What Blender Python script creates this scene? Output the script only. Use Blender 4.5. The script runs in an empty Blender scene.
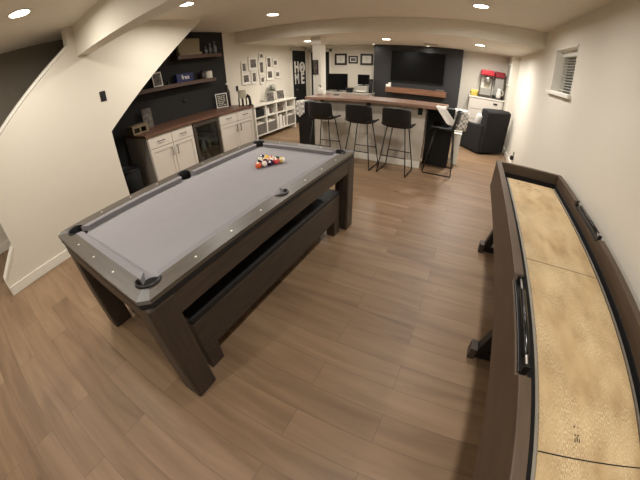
import bpy, bmesh, math, random
from mathutils import Matrix, Vector
from mathutils.geometry import tessellate_polygon
random.seed(7)
PI = math.pi
S = bpy.context.scene
C = S.collection

# ------------------------------------------------------------------ materials
def lin(c):
    return tuple(((v / 255) / 12.92 if v / 255 <= 0.04045 else ((v / 255 + 0.055) / 1.055) ** 2.4) for v in c) + (1,)

def mat(name, rgb, rough=0.6, metal=0.0, var=0.0, vscale=(8, 8, 8), bump=0.0, bscale=120, spec=0.5, coat=0.0):
    m = bpy.data.materials.new(name); m.use_nodes = True
    nt = m.node_tree; b = nt.nodes['Principled BSDF']
    b.inputs['Roughness'].default_value = rough; b.inputs['Metallic'].default_value = metal
    b.inputs['Specular IOR Level'].default_value = spec
    b.inputs['Coat Weight'].default_value = coat
    tc = nt.nodes.new('ShaderNodeTexCoord')
    mp = nt.nodes.new('ShaderNodeMapping'); mp.inputs['Scale'].default_value = vscale
    nt.links.new(tc.outputs['Object'], mp.inputs['Vector'])
    nz = nt.nodes.new('ShaderNodeTexNoise'); nz.inputs['Scale'].default_value = 1; nz.inputs['Detail'].default_value = 6
    nt.links.new(mp.outputs['Vector'], nz.inputs['Vector'])
    rp = nt.nodes.new('ShaderNodeValToRGB')
    c = lin(rgb)
    rp.color_ramp.elements[0].position = 0.3; rp.color_ramp.elements[1].position = 0.7
    rp.color_ramp.elements[0].color = tuple(max(0, v * (1 - var)) for v in c[:3]) + (1,)
    rp.color_ramp.elements[1].color = tuple(min(1, v * (1 + var)) for v in c[:3]) + (1,)
    nt.links.new(nz.outputs['Fac'], rp.inputs['Fac'])
    nt.links.new(rp.outputs['Color'], b.inputs['Base Color'])
    if bump:
        n2 = nt.nodes.new('ShaderNodeTexNoise'); n2.inputs['Scale'].default_value = bscale
        nt.links.new(tc.outputs['Object'], n2.inputs['Vector'])
        bp = nt.nodes.new('ShaderNodeBump'); bp.inputs['Strength'].default_value = bump; bp.inputs['Distance'].default_value = 0.01
        nt.links.new(n2.outputs['Fac'], bp.inputs['Height']); nt.links.new(bp.outputs['Normal'], b.inputs['Normal'])
    return m

def emis(name, rgb, strength):
    m = bpy.data.materials.new(name); m.use_nodes = True
    nt = m.node_tree; nt.nodes.remove(nt.nodes['Principled BSDF'])
    e = nt.nodes.new('ShaderNodeEmission'); e.inputs['Color'].default_value = lin(rgb); e.inputs['Strength'].default_value = strength
    nt.links.new(e.outputs[0], nt.nodes['Material Output'].inputs[0])
    return m

def floor_mat():
    m = bpy.data.materials.new('vinyl_planks'); m.use_nodes = True
    nt = m.node_tree; N = nt.nodes; L = nt.links; b = N['Principled BSDF']
    tc = N.new('ShaderNodeTexCoord')
    br = N.new('ShaderNodeTexBrick')
    br.offset = 0.37; br.offset_frequency = 2; br.squash = 1.0
    br.inputs['Scale'].default_value = 1
    br.inputs['Brick Width'].default_value = 1.22; br.inputs['Row Height'].default_value = 0.178
    br.inputs['Mortar Size'].default_value = 0.0012; br.inputs['Mortar Smooth'].default_value = 0.3
    br.inputs['Color1'].default_value = (0, 0, 0, 1); br.inputs['Color2'].default_value = (1, 1, 1, 1)
    br.inputs['Mortar'].default_value = (0.5, 0.5, 0.5, 1)
    L.new(tc.outputs['Object'], br.inputs['Vector'])
    # a noise shifted per plank
    mp = N.new('ShaderNodeMapping'); mp.inputs['Scale'].default_value = (1.3, 11, 1)
    L.new(tc.outputs['Object'], mp.inputs['Vector'])
    ad = N.new('ShaderNodeVectorMath'); ad.operation = 'ADD'
    sc = N.new('ShaderNodeVectorMath'); sc.operation = 'SCALE'; sc.inputs['Scale'].default_value = 37
    L.new(br.outputs['Color'], sc.inputs[0])
    L.new(mp.outputs['Vector'], ad.inputs[0]); L.new(sc.outputs['Vector'], ad.inputs[1])
    nz = N.new('ShaderNodeTexNoise'); nz.inputs['Scale'].default_value = 1; nz.inputs['Detail'].default_value = 7; nz.inputs['Distortion'].default_value = 0.6
    L.new(ad.outputs['Vector'], nz.inputs['Vector'])
    mx = N.new('ShaderNodeMath'); mx.operation = 'MULTIPLY_ADD'; mx.inputs[1].default_value = 0.20
    L.new(br.outputs['Color'], mx.inputs[0])
    m2 = N.new('ShaderNodeMath'); m2.operation = 'MULTIPLY'; m2.inputs[1].default_value = 0.95
    L.new(nz.outputs['Fac'], m2.inputs[0]); L.new(m2.outputs[0], mx.inputs[2])
    rp = N.new('ShaderNodeValToRGB')
    e = rp.color_ramp.elements
    e[0].position = 0.25; e[0].color = lin((108, 86, 64))
    e[1].position = 0.85; e[1].color = lin((148, 122, 94))
    k = rp.color_ramp.elements.new(0.5); k.color = lin((127, 102, 77))
    L.new(mx.outputs[0], rp.inputs['Fac'])
    # fine knots
    n3 = N.new('ShaderNodeTexNoise'); n3.inputs['Scale'].default_value = 3.2; n3.inputs['Detail'].default_value = 3
    mp3 = N.new('ShaderNodeMapping'); mp3.inputs['Scale'].default_value = (1.0, 2.6, 1)
    L.new(tc.outputs['Object'], mp3.inputs['Vector']); L.new(mp3.outputs['Vector'], n3.inputs['Vector'])
    r3 = N.new('ShaderNodeValToRGB'); r3.color_ramp.elements[0].position = 0.68; r3.color_ramp.elements[1].position = 0.80
    r3.color_ramp.elements[0].color = (1, 1, 1, 1); r3.color_ramp.elements[1].color = (0.55, 0.5, 0.45, 1)
    L.new(n3.outputs['Fac'], r3.inputs['Fac'])
    mm = N.new('ShaderNodeMix'); mm.data_type = 'RGBA'; mm.blend_type = 'MULTIPLY'; mm.inputs['Factor'].default_value = 1
    L.new(rp.outputs['Color'], mm.inputs[6]); L.new(r3.outputs['Color'], mm.inputs[7])
    mo = N.new('ShaderNodeMix'); mo.data_type = 'RGBA'; mo.blend_type = 'MIX'
    L.new(br.outputs['Fac'], mo.inputs[0]); L.new(mm.outputs[2], mo.inputs[6]); mo.inputs[7].default_value = lin((84, 66, 50))
    L.new(mo.outputs[2], b.inputs['Base Color'])
    b.inputs['Roughness'].default_value = 0.48; b.inputs['Specular IOR Level'].default_value = 0.4
    return m

def play_mat():
    m = bpy.data.materials.new('waxed_maple'); m.use_nodes = True
    nt = m.node_tree; N = nt.nodes; L = nt.links; b = N['Principled BSDF']
    tc = N.new('ShaderNodeTexCoord')
    def noise(scale, detail, p0, p1, c0, c1):
        mp = N.new('ShaderNodeMapping'); mp.inputs['Scale'].default_value = scale
        L.new(tc.outputs['Object'], mp.inputs['Vector'])
        n = N.new('ShaderNodeTexNoise'); n.inputs['Scale'].default_value = 1; n.inputs['Detail'].default_value = detail
        L.new(mp.outputs['Vector'], n.inputs['Vector'])
        r = N.new('ShaderNodeValToRGB'); r.color_ramp.elements[0].position = p0; r.color_ramp.elements[1].position = p1
        r.color_ramp.elements[0].color = c0; r.color_ramp.elements[1].color = c1
        L.new(n.outputs['Fac'], r.inputs['Fac']); return r
    base = noise((13, 6, 4), 6, 0.3, 0.7, lin((164, 136, 96)), lin((198, 170, 126)))
    wax = noise((380, 90, 100), 4, 0.42, 0.70, (0, 0, 0, 1), (1, 1, 1, 1))
    patch = noise((7, 3.4, 5), 5, 0.36, 0.60, (0, 0, 0, 1), (1, 1, 1, 1))
    mu = N.new('ShaderNodeMath'); mu.operation = 'MULTIPLY'
    L.new(wax.outputs['Color'], mu.inputs[0]); L.new(patch.outputs['Color'], mu.inputs[1])
    mx = N.new('ShaderNodeMix'); mx.data_type = 'RGBA'
    L.new(mu.outputs[0], mx.inputs[0]); L.new(base.outputs['Color'], mx.inputs[6]); mx.inputs[7].default_value = lin((228, 210, 170))
    L.new(mx.outputs[2], b.inputs['Base Color'])
    b.inputs['Roughness'].default_value = 0.5
    return m

M = {}
M['floor'] = floor_mat(); M['play'] = play_mat()
M['wall'] = mat('cream_paint', (218, 211, 196), 0.85, bump=0.04, bscale=200, var=0.02, vscale=(1, 1, 1))
M['ceil'] = mat('ceiling_paint', (226, 219, 205), 0.9, bump=0.06, bscale=160, var=0.02)
M['trim'] = mat('white_trim_paint', (228, 224, 212), 0.5)
M['darkwall'] = mat('charcoal_paint', (24, 23, 21), 0.8, var=0.06, vscale=(1, 1, 1))
M['stairdark'] = mat('dark_paint_lit', (118, 112, 100), 0.85, var=0.04)  # dark wall paint made lighter, stairwell light put into the colour
M['tvwall'] = mat('black_accent_paint', (42, 41, 42), 0.7)
M['ptwood'] = mat('dark_oak_laminate', (62, 52, 43), 0.5, var=0.30, vscale=(60, 5, 60))
M['ptwoodx'] = mat('dark_oak_laminate_crosswise', (62, 52, 43), 0.5, var=0.30, vscale=(5, 60, 60))
M['ptwoodz'] = mat('dark_oak_laminate_upright', (62, 52, 43), 0.5, var=0.30, vscale=(45, 45, 4))
M['railwood'] = mat('grey_oak_rail', (80, 72, 62), 0.42, var=0.22, vscale=(70, 5, 60))
M['railwoodx'] = mat('grey_oak_rail_crosswise', (80, 72, 62), 0.42, var=0.22, vscale=(5, 70, 60))
M['cloth'] = mat('grey_billiard_cloth', (150, 147, 149), 0.95, var=0.02, bump=0.03, bscale=600, spec=0.1)
M['liner'] = mat('grey_pocket_liner', (78, 75, 74), 0.9)
M['cush'] = mat('grey_cushion_cloth', (142, 139, 141), 0.95, spec=0.1)
M['blackplastic'] = mat('black_plastic', (16, 16, 17), 0.38)
M['black'] = mat('matte_black', (14, 14, 15), 0.7)
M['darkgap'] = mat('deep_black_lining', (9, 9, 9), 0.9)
M['plate'] = mat('grey_metal_plate', (112, 111, 109), 0.5, metal=0.2)
M['dot'] = mat('pearl_dot', (236, 230, 214), 0.4)
M['shufwood'] = mat('brown_laminate', (80, 64, 49), 0.5, var=0.14, vscale=(50, 4, 50))
M['shufwoodx'] = mat('brown_laminate_crosswise', (84, 70, 55), 0.5, var=0.14, vscale=(4, 50, 50))
M['chrome'] = mat('brushed_steel', (186, 183, 176), 0.38, metal=0.9)
M['gutter'] = mat('black_carpet_lining', (16, 13, 11), 0.85)
M['glossblack'] = mat('gloss_black', (20, 19, 19), 0.22)
M['leather'] = mat('black_leatherette', (17, 16, 16), 0.5, bump=0.05, bscale=90)
M['metalblack'] = mat('black_powder_coat', (20, 18, 17), 0.45)
M['barpaint'] = mat('bar_panel_paint', (186, 177, 163), 0.55, var=.05, vscale=(6, 6, 6))
M['cab'] = mat('white_cabinet_paint', (206, 198, 186), 0.5)
M['cabdk'] = mat('shaded_cabinet_white', (150, 143, 132), 0.6)  # cabinet white darkened, the side's shade is put into the colour
M['butcher'] = mat('walnut_butcher_block', (98, 68, 52), 0.4, var=0.25, vscale=(30, 3, 30))
M['barwood'] = mat('walnut_bar_slab', (138, 108, 90), 0.32, var=0.22, vscale=(3, 30, 30))
M['shelfwood'] = mat('dark_walnut_shelf', (80, 58, 46), 0.5, var=0.25, vscale=(30, 3, 30))
M['shelfwoodx'] = mat('walnut_mantel', (116, 80, 56), 0.5, var=0.25, vscale=(3, 30, 30))
M['glass'] = mat('smoked_glass', (20, 26, 26), 0.08, spec=0.6)
M['screen'] = mat('dark_screen', (6, 6, 7), 0.3, spec=0.15)
M['steel'] = mat('dark_steel', (88, 80, 72), 0.4, metal=0.6)
M['greyfab'] = mat('charcoal_upholstery', (25, 23, 22), 0.95, var=0.12, vscale=(60, 60, 60), bump=0.2, bscale=200)
M['whitefab'] = mat('white_fabric', (222, 216, 206), 0.95, var=0.05, vscale=(20, 20, 20), bump=0.15, bscale=60)
M['basket'] = mat('grey_woven_basket', (112, 106, 98), 0.9, var=0.45, vscale=(70, 70, 90), bump=0.5, bscale=140)
M['shade'] = mat('taupe_shade', (150, 140, 120), 0.9)
M['linen'] = mat('basket_linen', (206, 198, 184), 0.95)
M['green'] = mat('leaf_green', (38, 62, 34), 0.7, var=0.3, vscale=(20, 20, 20))
M['terra'] = mat('white_ceramic', (216, 210, 200), 0.4)
M['red'] = mat('red_enamel', (176, 32, 44), 0.4)
M['dkred'] = mat('dark_red_enamel', (128, 26, 38), 0.4)
M['yellow'] = mat('yellow_bag', (224, 200, 96), 0.6, var=0.35, vscale=(30, 30, 30))
M['popcorn'] = mat('popcorn', (232, 214, 150), 0.8, var=0.3, vscale=(40, 40, 40))
M['greypanel'] = mat('grey_panel', (150, 146, 136), 0.6)
M['blue'] = mat('royal_blue_card', (20, 28, 78), 0.5)
M['beige'] = mat('beige_board', (132, 120, 92), 0.7, var=0.08)
M['clear'] = mat('clear_crystal', (110, 112, 112), 0.1, spec=0.8)
M['brownobj'] = mat('brown_stoneware', (92, 78, 66), 0.6)
M['paper'] = mat('white_paper', (226, 222, 212), 0.8)
M['darkframe'] = mat('espresso_frame', (38, 28, 22), 0.45)
M['whiteframe'] = mat('white_frame', (222, 217, 206), 0.5)
M['photo'] = mat('grey_photo_print', (92, 84, 76), 0.5, var=0.85, vscale=(16, 16, 16))
M['carpet'] = mat('grey_stair_carpet', (150, 140, 128), 0.95, bump=0.3, bscale=300)
M['lamp'] = emis('lamp_lens', (255, 244, 222), 14)
M['lampdim'] = emis('puck_lens', (255, 240, 214), 3)
M['wooddoll'] = mat('pale_wood', (112, 96, 72), 0.6, var=0.2, vscale=(30, 30, 30))

# ------------------------------------------------------------------ mesh helpers
def B(): return bmesh.new()

def box(bm, x0, x1, y0, y1, z0, z1, mi=0):
    vs = [bm.verts.new((x, y, z)) for z in (z0, z1) for y in (y0, y1) for x in (x0, x1)]
    for f in ((0, 2, 3, 1), (4, 5, 7, 6), (0, 1, 5, 4), (2, 6, 7, 3), (0, 4, 6, 2), (1, 3, 7, 5)):
        bm.faces.new([vs[i] for i in f]).material_index = mi
    return vs

def mbox(*a, mi=0):
    bm = B(); box(bm, *a, mi=mi); return bm

def rbox(bm, cx, cy, cz, sx, sy, sz, rot=None, mi=0):
    vs = box(bm, -sx / 2, sx / 2, -sy / 2, sy / 2, -sz / 2, sz / 2, mi)
    m = Matrix.Translation((cx, cy, cz)) @ (rot or Matrix.Identity(4))
    bmesh.ops.transform(bm, matrix=m, verts=vs)

def ringpts(p, d, r, seg):
    d = d.normalized(); a = Vector((0, 0, 1)) if abs(d.z) < 0.9 else Vector((1, 0, 0))
    u = d.cross(a).normalized(); v = d.cross(u)
    return [p + r * (math.cos(2 * PI * k / seg) * u + math.sin(2 * PI * k / seg) * v) for k in range(seg)]

def tube(bm, pts, r, seg=8, closed=False, mi=0):
    pts = [Vector(p) for p in pts]; n = len(pts); rings = []
    rr = r if isinstance(r, (list, tuple)) else [r] * n
    up = None
    for i, p in enumerate(pts):
        if closed: d = pts[(i + 1) % n] - pts[i - 1]
        else: d = (pts[min(i + 1, n - 1)] - pts[max(i - 1, 0)])
        d = d.normalized()
        if up is None:
            a = Vector((0, 0, 1)) if abs(d.z) < 0.9 else Vector((1, 0, 0)); up = d.cross(a).normalized()
        up = (up - d * up.dot(d)).normalized(); v = d.cross(up)
        rings.append([bm.verts.new(p + rr[i] * (math.cos(2 * PI * k / seg) * up + math.sin(2 * PI * k / seg) * v)) for k in range(seg)])
    for i in range(n if closed else n - 1):
        a, b2 = rings[i], rings[(i + 1) % n]
        for k in range(seg):
            bm.faces.new((a[k], a[(k + 1) % seg], b2[(k + 1) % seg], b2[k])).material_index = mi
    if not closed:
        bm.faces.new(rings[0][::-1]).material_index = mi; bm.faces.new(rings[-1]).material_index = mi

def lathe(bm, prof, c=(0, 0, 0), seg=24, mi=0):
    rings = []
    for r, z in prof:
        rings.append([bm.verts.new((c[0] + max(r, 1e-4) * math.cos(2 * PI * k / seg), c[1] + max(r, 1e-4) * math.sin(2 * PI * k / seg), c[2] + z)) for k in range(seg)])
    for a, b2 in zip(rings, rings[1:]):
        for k in range(seg):
            bm.faces.new((a[k], a[(k + 1) % seg], b2[(k + 1) % seg], b2[k])).material_index = mi
    bm.faces.new(rings[0][::-1]).material_index = mi; bm.faces.new(rings[-1]).material_index = mi

def prism(bm, loops, lo, hi, axis='z', mi=0):
    """extrude a 2-D outline (first loop, others are holes) from lo to hi along an axis"""
    def P(p, h):
        return {'z': (p[0], p[1], h), 'x': (h, p[0], p[1]), 'y': (p[0], h, p[1])}[axis]
    flat = [p for l in loops for p in l]
    tris = tessellate_polygon([[Vector((p[0], p[1], 0)) for p in l] for l in loops])
    va = [bm.verts.new(P(p, lo)) for p in flat]; vb = [bm.verts.new(P(p, hi)) for p in flat]
    for t in tris:
        for vv, tt in ((va, t), (vb, t[::-1])):
            try: bm.faces.new([vv[i] for i in tt]).material_index = mi
            except ValueError: pass
    o = 0
    for l in loops:
        n = len(l)
        for i in range(n):
            j = (i + 1) % n
            bm.faces.new((va[o + i], va[o + j], vb[o + j], vb[o + i])).material_index = mi
        o += n

def grid(bm, fn, nu, nv, mi=0):
    vs = [[bm.verts.new(fn(u / nu, v / nv)) for u in range(nu + 1)] for v in range(nv + 1)]
    for v in range(nv):
        for u in range(nu):
            bm.faces.new((vs[v][u], vs[v][u + 1], vs[v + 1][u + 1], vs[v + 1][u])).material_index = mi

def text_bm(txt, size, depth=0.002, bold=0.0):
    cu = bpy.data.curves.new('t', 'FONT'); cu.body = txt; cu.size = size; cu.extrude = depth; cu.offset = bold; cu.align_x = 'CENTER'; cu.align_y = 'CENTER'
    o = bpy.data.objects.new('t', cu); C.objects.link(o)
    dg = bpy.context.evaluated_depsgraph_get(); dg.update()
    me = bpy.data.meshes.new_from_object(o.evaluated_get(dg))
    bm = B(); bm.from_mesh(me)
    bpy.data.objects.remove(o); bpy.data.curves.remove(cu); bpy.data.meshes.remove(me)
    return bm

PM = {}
def obj(name, bm, m, parent=None, local=False, bevel=0.0, smooth=False, bseg=2, solid=0.0, subd=0):
    """link a bmesh as one object; its coordinates are world ones unless local"""
    if parent is not None and not local:
        bm.transform(PM[parent.name].inverted())
    bmesh.ops.recalc_face_normals(bm, faces=bm.faces)
    me = bpy.data.meshes.new(name); bm.to_mesh(me); bm.free()
    o = bpy.data.objects.new(name, me); C.objects.link(o)
    for mm in (m if isinstance(m, (list, tuple)) else [m]): me.materials.append(M[mm] if isinstance(mm, str) else mm)
    if parent is not None:
        o.parent = parent
        PM[o.name] = PM[parent.name]
    else: PM[o.name] = Matrix.Identity(4)
    if smooth:
        for p in me.polygons: p.use_smooth = True
    if solid:
        k = o.modifiers.new('solid', 'SOLIDIFY'); k.thickness = solid; k.offset = 0
    if subd:
        k = o.modifiers.new('subd', 'SUBSURF'); k.levels = subd; k.render_levels = subd
    if bevel:
        k = o.modifiers.new('bevel', 'BEVEL'); k.width = bevel; k.segments = bseg; k.limit_method = 'ANGLE'; k.angle_limit = 0.6
    return o

def tag(o, label, cat, group=None):
    o['label'] = label; o['category'] = cat
    if group: o['group'] = group
    return o

def thing(name, label, cat, loc=(0, 0, 0), rz=0.0, group=None):
    o = bpy.data.objects.new(name, None); C.objects.link(o)
    o.empty_display_size = 0.1
    o.location = loc; o.rotation_euler = (0, 0, rz)
    PM[o.name] = Matrix.Translation(loc) @ Matrix.Rotation(rz, 4, 'Z')
    return tag(o, label, cat, group)

def struct(name, bm, m, parent=None, **k):
    o = obj(name, bm, m, parent, **k)
    if parent is None: o['kind'] = 'structure'
    return o

def part(o, label):
    o['label'] = label; return o

# ------------------------------------------------------------------ room
XL, XB, XR, XJ = -3.63, -4.62, 1.09, 0.93
XS = -4.28
ZC, ZS, YS, YB, YN, YJ = 2.45, 2.2, 5.08, 8.2, -2.4, 7.45

struct('floor', mbox(-5.4, 1.4, YN - .2, YB + .2, -0.1, 0), 'floor')
struct('ceiling', mbox(-5.4, 1.4, YN - .2, YS + .1, ZC, ZC + .1), 'ceil')
struct('ceiling.001', mbox(XB, XR, YS, YB, ZS, ZC - .002), 'ceil')

# beam crossing the near ceiling
bm = B(); box(bm, -0.01, 4.73, 0, 0.16, 2.11, ZC - .001)
bm.transform(Matrix.Translation((XL, 1.365, 0)) @ Matrix.Rotation(-0.075, 4, 'Z'))
struct('trim_1', bm, 'wall')

# the far side wall behind the stairs and the nook (charcoal), then cream
struct('wall_left', mbox(-5.27, XS, .14, 1.46, 0, ZC), 'stairdark')
struct('wall_left.003', mbox(-5.27, -5.15, YN, .14, 0, ZC), 'wall')
struct('baseboard_left.001', mbox(-5.15, -5.134, YN, .14, 0, .12), 'trim', bevel=.004)
struct('wall_left.001', mbox(XB - .12, XB, 1.46, 4.69, 0, ZC), 'darkwall')
struct('wall_left.002', mbox(XB - .12, XB, 4.69, YB, 0, ZC - .003), 'wall')
# stair wall with a sloped top and a sloped opening
poly = [(-.27, 0), (-.26, .19), (-.10, .35), (0, .46), (0, 1.31), (1.27, 2.22), (1.27, ZC), (3.27, ZC), (1.575, 1.17), (1.555, 0)]
bm = B(); prism(bm, [poly], XL - .12, XL, 'x')
struct('wall_stairs', bm, 'wall')
# white cap along the slope
bm = B()
prism(bm, [[(-.01, 1.31), (1.265, 2.22), (1.265, 2.255), (-.01, 1.345)]], XL - .14, XL + .008, 'x')
struct('trim_2', bm, 'trim')
struct('baseboard_left', mbox(XL, XL + .016, -.27, 1.555, 0, .105), 'trim', bevel=.004)
bm = B(); prism(bm, [[(-.285, .0), (-.268, 0), (-.258, .19), (-.1, .35), (0, .46), (-.012, .47), (-.115, .362), (-.275, .195)]], XL - .13, XL + .01, 'x')
struct('trim_3', bm, 'trim')
# under-stair slab, nook end wall
bm = B(); prism(bm, [[(1.575, 1.16), (3.27, ZC - .004), (3.10, ZC - .004), (1.5, 1.25)]], XB, XL - .12, 'x')
struct('ceiling.002', bm, 'darkwall')
struct('wall_nook', mbox(XB, XL - .12, 1.46, 1.56, 0, 1.22), 'darkwall')
# staircase
st = thing('staircase', 'grey carpeted steps rising behind the sloped cream half wall', 'stairs', (-4.0, .15, 0))
for k in range(6):
    y0 = .15 + .25 * k; z = .18 * (k + 1)
    bm = mbox(XS + .004, XL - .135, y0, 1.455, z - .18 + (.0 if k == 0 else .001), z)
    obj('step', bm, 'carpet', st, bevel=.015)
# right wall with a window hole, and the jog at the far end
y0, y1, z0, z1 = 3.45, 4.36, 1.60, 2.15
bm = B()
prism(bm, [[(YN, 0), (YJ, 0), (YJ, ZC), (YN, ZC)], [(y0, z0), (y0, z1), (y1, z1), (y1, z0)]], XR, XR + .26, 'x')
struct('wall_right', bm, 'wall')
struct('wall_right.001', mbox(XJ, XR + .26, YJ, YB, 0, ZC - .004), 'wall')
struct('baseboard_right', mbox(XR - .016, XR, YN, YJ, 0, .105), 'trim', bevel=.004)
struct('wall_back', mbox(XB, XR, YB, YB + .12, 0, ZC - .003), 'wall')
struct('wall_near', mbox(-5.27, XR + .2, YN - .12, YN, 0, ZC), 'wall')
struct('wall_television', mbox(-2.43, -.21, 7.80, YB, 0, ZS), 'tvwall')
struct('baseboard_back', mbox(XB + .0, -2.43, YB - .016, YB, 0, .105), 'trim')

# window 1 in the right wall
wf = B()
t = .02
box(wf, XR - .004, XR + .24, y0, y0 + t, z0, z1); box(wf, XR - .004, XR + .24, y1 - t, y1, z0, z1)
box(wf, XR - .004, XR + .24, y0, y1, z1 - t, z1); box(wf, XR - .004, XR + .24, y0, y1, z0, z0 + t)
win = struct('window_1', wf, 'trim')
part(obj('sill', mbox(XR - .045, XR + .01, y0 - .04, y1 + .04, z0 - .03, z0 + .012), 'trim', win, bevel=.004), 'white window sill')
obj('pane', mbox(XR + .17, XR + .18, y0 + t, y1 - t, z0 + t, z1 - t), 'glass', win)
bl = B()
for k in range(13):
    zz = z0 + .05 + k * .034
    rbox(bl, XR + .115, (y0 + y1) / 2, zz, .035, y1 - y0 - .10, .003, Matrix.Rotation(.25, 4, 'Y'))
obj('blind', bl, 'trim', win)
obj('blind_valance', mbox(XR + .085, XR + .145, y0 + t, y1 - t, z1 - .085, z1 - t), 'trim', win, bevel=.004)

# black door with casing on the far left wall
dr = struct('door_1', mbox(XB, XB + .035, 7.29, 7.98, 0, 2.08), 'black')
cs = B(); box(cs, XB, XB + .02, 7.22, 7.288, 0, 2.15); box(cs, XB, XB + .02, 7.982, 8.06, 0, 2.15); box(cs, XB, XB + .02, 7.22, 8.06, 2.082, 2.15)
obj('door_casing', cs, 'trim', dr)
kn = B(); lathe(kn, [(.012, 0), (.012, .03), (.028, .04), (.03, .06), (.018, .075)], seg=12)
kn.transform(Matrix.Translation((XB + .035, 7.36, .98)) @ Matrix.Rotation(PI / 2, 4, 'Y'))
obj('knob', kn, 'steel', dr, smooth=True)
d2 = struct('door_2', mbox(-4.50, -3.9, YB - .02, YB, 0, 2.04), 'black')
cs = B(); box(cs, -4.57, -4.502, YB - .03, YB, 0, 2.11); box(cs, -3.898, -3.83, YB - .03, YB, 0, 2.11); box(cs, -4.57, -3.83, YB - .03, YB, 2.042, 2.11)
obj('door_casing', cs, 'trim', d2)
# column behind the bar
cm = B(); box(cm, -2.965, -2.79, 5.45, 5.68, 0, ZS)
col = struct('trim_4', cm, 'trim', bevel=.004)
obj('capital', mbox(-2.99, -2.765, 5.425, 5.705, 2.05, ZS - .002), 'trim', col, bevel=.006)

# ------------------------------------------------------------------ pool table
TX, TY, TR = -1.578, 1.436, -0.018
pt = thing('pool_table', 'dark oak pool table with grey cloth and racked balls', 'pool table', (TX, TY, 0), TR)
W, L, ZT = .6175, 1.1425, .83
hx, hy = W - .105, L - .10
pc = [(hx - .026, hy - .026, .062), (hx + .006, 0, .056)]
def pocket_loop(inset=0.0, bulge=True):
    """inner outline of the wood rails with six round pocket bites (counter-clockwise)"""
    X, Y = hx, hy
    out = []
    def arc(cx, cy, r, a0, a1, n=14):
        for k in range(n + 1):
            a = a0 + (a1 - a0) * k / n
            out.append((cx + r * math.cos(a), cy + r * math.sin(a)))
    cx, cy, r = pc[0]; sx, _, sr = pc[1]
    q = math.acos((X - cx) / r)          # where the corner circle meets the straight side
    qs = math.acos((X - sx) / sr) if abs(X - sx) < sr else PI / 2
    if bulge:
        arc(cx, -cy, r, -PI + (PI / 2 - q), q)
        arc(sx, 0, sr, -qs, qs)
        arc(cx, cy, r, -q, PI / 2 + q)
        arc(-cx, cy, r, PI / 2 - q, PI + q)
        arc(-sx, 0, sr, PI - qs, PI + qs)
        arc(-cx, -cy, r, PI - q, 1.5 * PI + q)
    return out
inner = pocket_loop()
ch = .045
outer = [(W - ch, -L), (W, -L + ch), (W, L - ch), (W - ch, L), (-W + ch, L), (-W, L - ch), (-W, -L + ch), (-W + ch, -L)]
# four mitred rails cut from the ring: side rails and end rails
def rail_piece(kind, s):
    bmx = B()
    prism(bmx, [outer, inner], ZT - .022, ZT)
    # keep only this rail: cut along the four mitre planes
    def cut(co, no):
        g = bmx.verts[:] + bmx.edges[:] + bmx.faces[:]
        bmesh.ops.bisect_plane(bmx, geom=g, plane_co=co, plane_no=no, clear_outer=True, dist=1e-6)
    c1, c2 = Vector((W, L, 0)), Vector((W, -L, 0))
    if kind == 'side':
        cut((s * W, L, 0), (-s, 1, 0)); cut((s * W, -L, 0), (-s, -1, 0))
        cut((0, 0, 0), (-s, 0, 0))
    else:
        cut((W, s * L, 0), (1, -s, 0)); cut((-W, s * L, 0), (-1, -s, 0))
        cut((0, 0, 0), (0, -s, 0))
    return bmx
for s in (1, -1):
    obj('rail', rail_piece('side', s), 'railwood', pt, local=True, bevel=0)
    obj('rail', rail_piece('end', s), 'railwoodx', pt, local=True)
# pearl sights let into the rails
for s in (1, -1):
    for y in (-.75, -.5, -.25, .25, .5, .75):
        d = B(); lathe(d, [(.0065, ZT - .002), (.0065, ZT + .0012)], (s * (W - .05), y * (hy), 0), 10)
        obj('rail_sight', d, 'dot', pt, local=True)
    for x in (-.5, 0, .5):
        d = B(); lathe(d, [(.0065, ZT - .002), (.0065, ZT + .0012)], (x * hx, s * (L - .05), 0), 10)
        obj('rail_sight', d, 'dot', pt, local=True)
# bed: rectangle with pocket bites
bz = ZT - .040
bed = B()
def bite_pts(cx, cy, r, a0, a1, n=12):
    return [(cx + r * math.cos(a0 + (a1 - a0) * k / n), cy + r * math.sin(a0 + (a1 - a0) * k / n)) for k in range(n + 1)]
cx0, cy0, cr = pc[0]; sx0, _, sr0 = pc[1]
q = math.acos((hx - cx0) / cr); q2 = math.asin((hy - cy0) / cr); qs = math.acos((hx - sx0) / sr0)
lp = []
lp += bite_pts(cx0, -cy0, cr, PI + q2, q)                       # clockwise round the inside of each circle
lp += bite_pts(sx0, 0, sr0, 2 * PI - qs, qs)
lp += bite_pts(cx0, cy0, cr, 2 * PI - q, PI - q2)
lp += bite_pts(-cx0, cy0, cr, q2, -PI + q)
lp += bite_pts(-sx0, 0, sr0, PI - qs, -PI + qs)
lp += bite_pts(-cx0, -cy0, cr, PI - q, -q2)
prism(bed, [lp], bz - .03, bz)
obj('bed_cloth', bed, 'cloth', pt, local=True)
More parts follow.
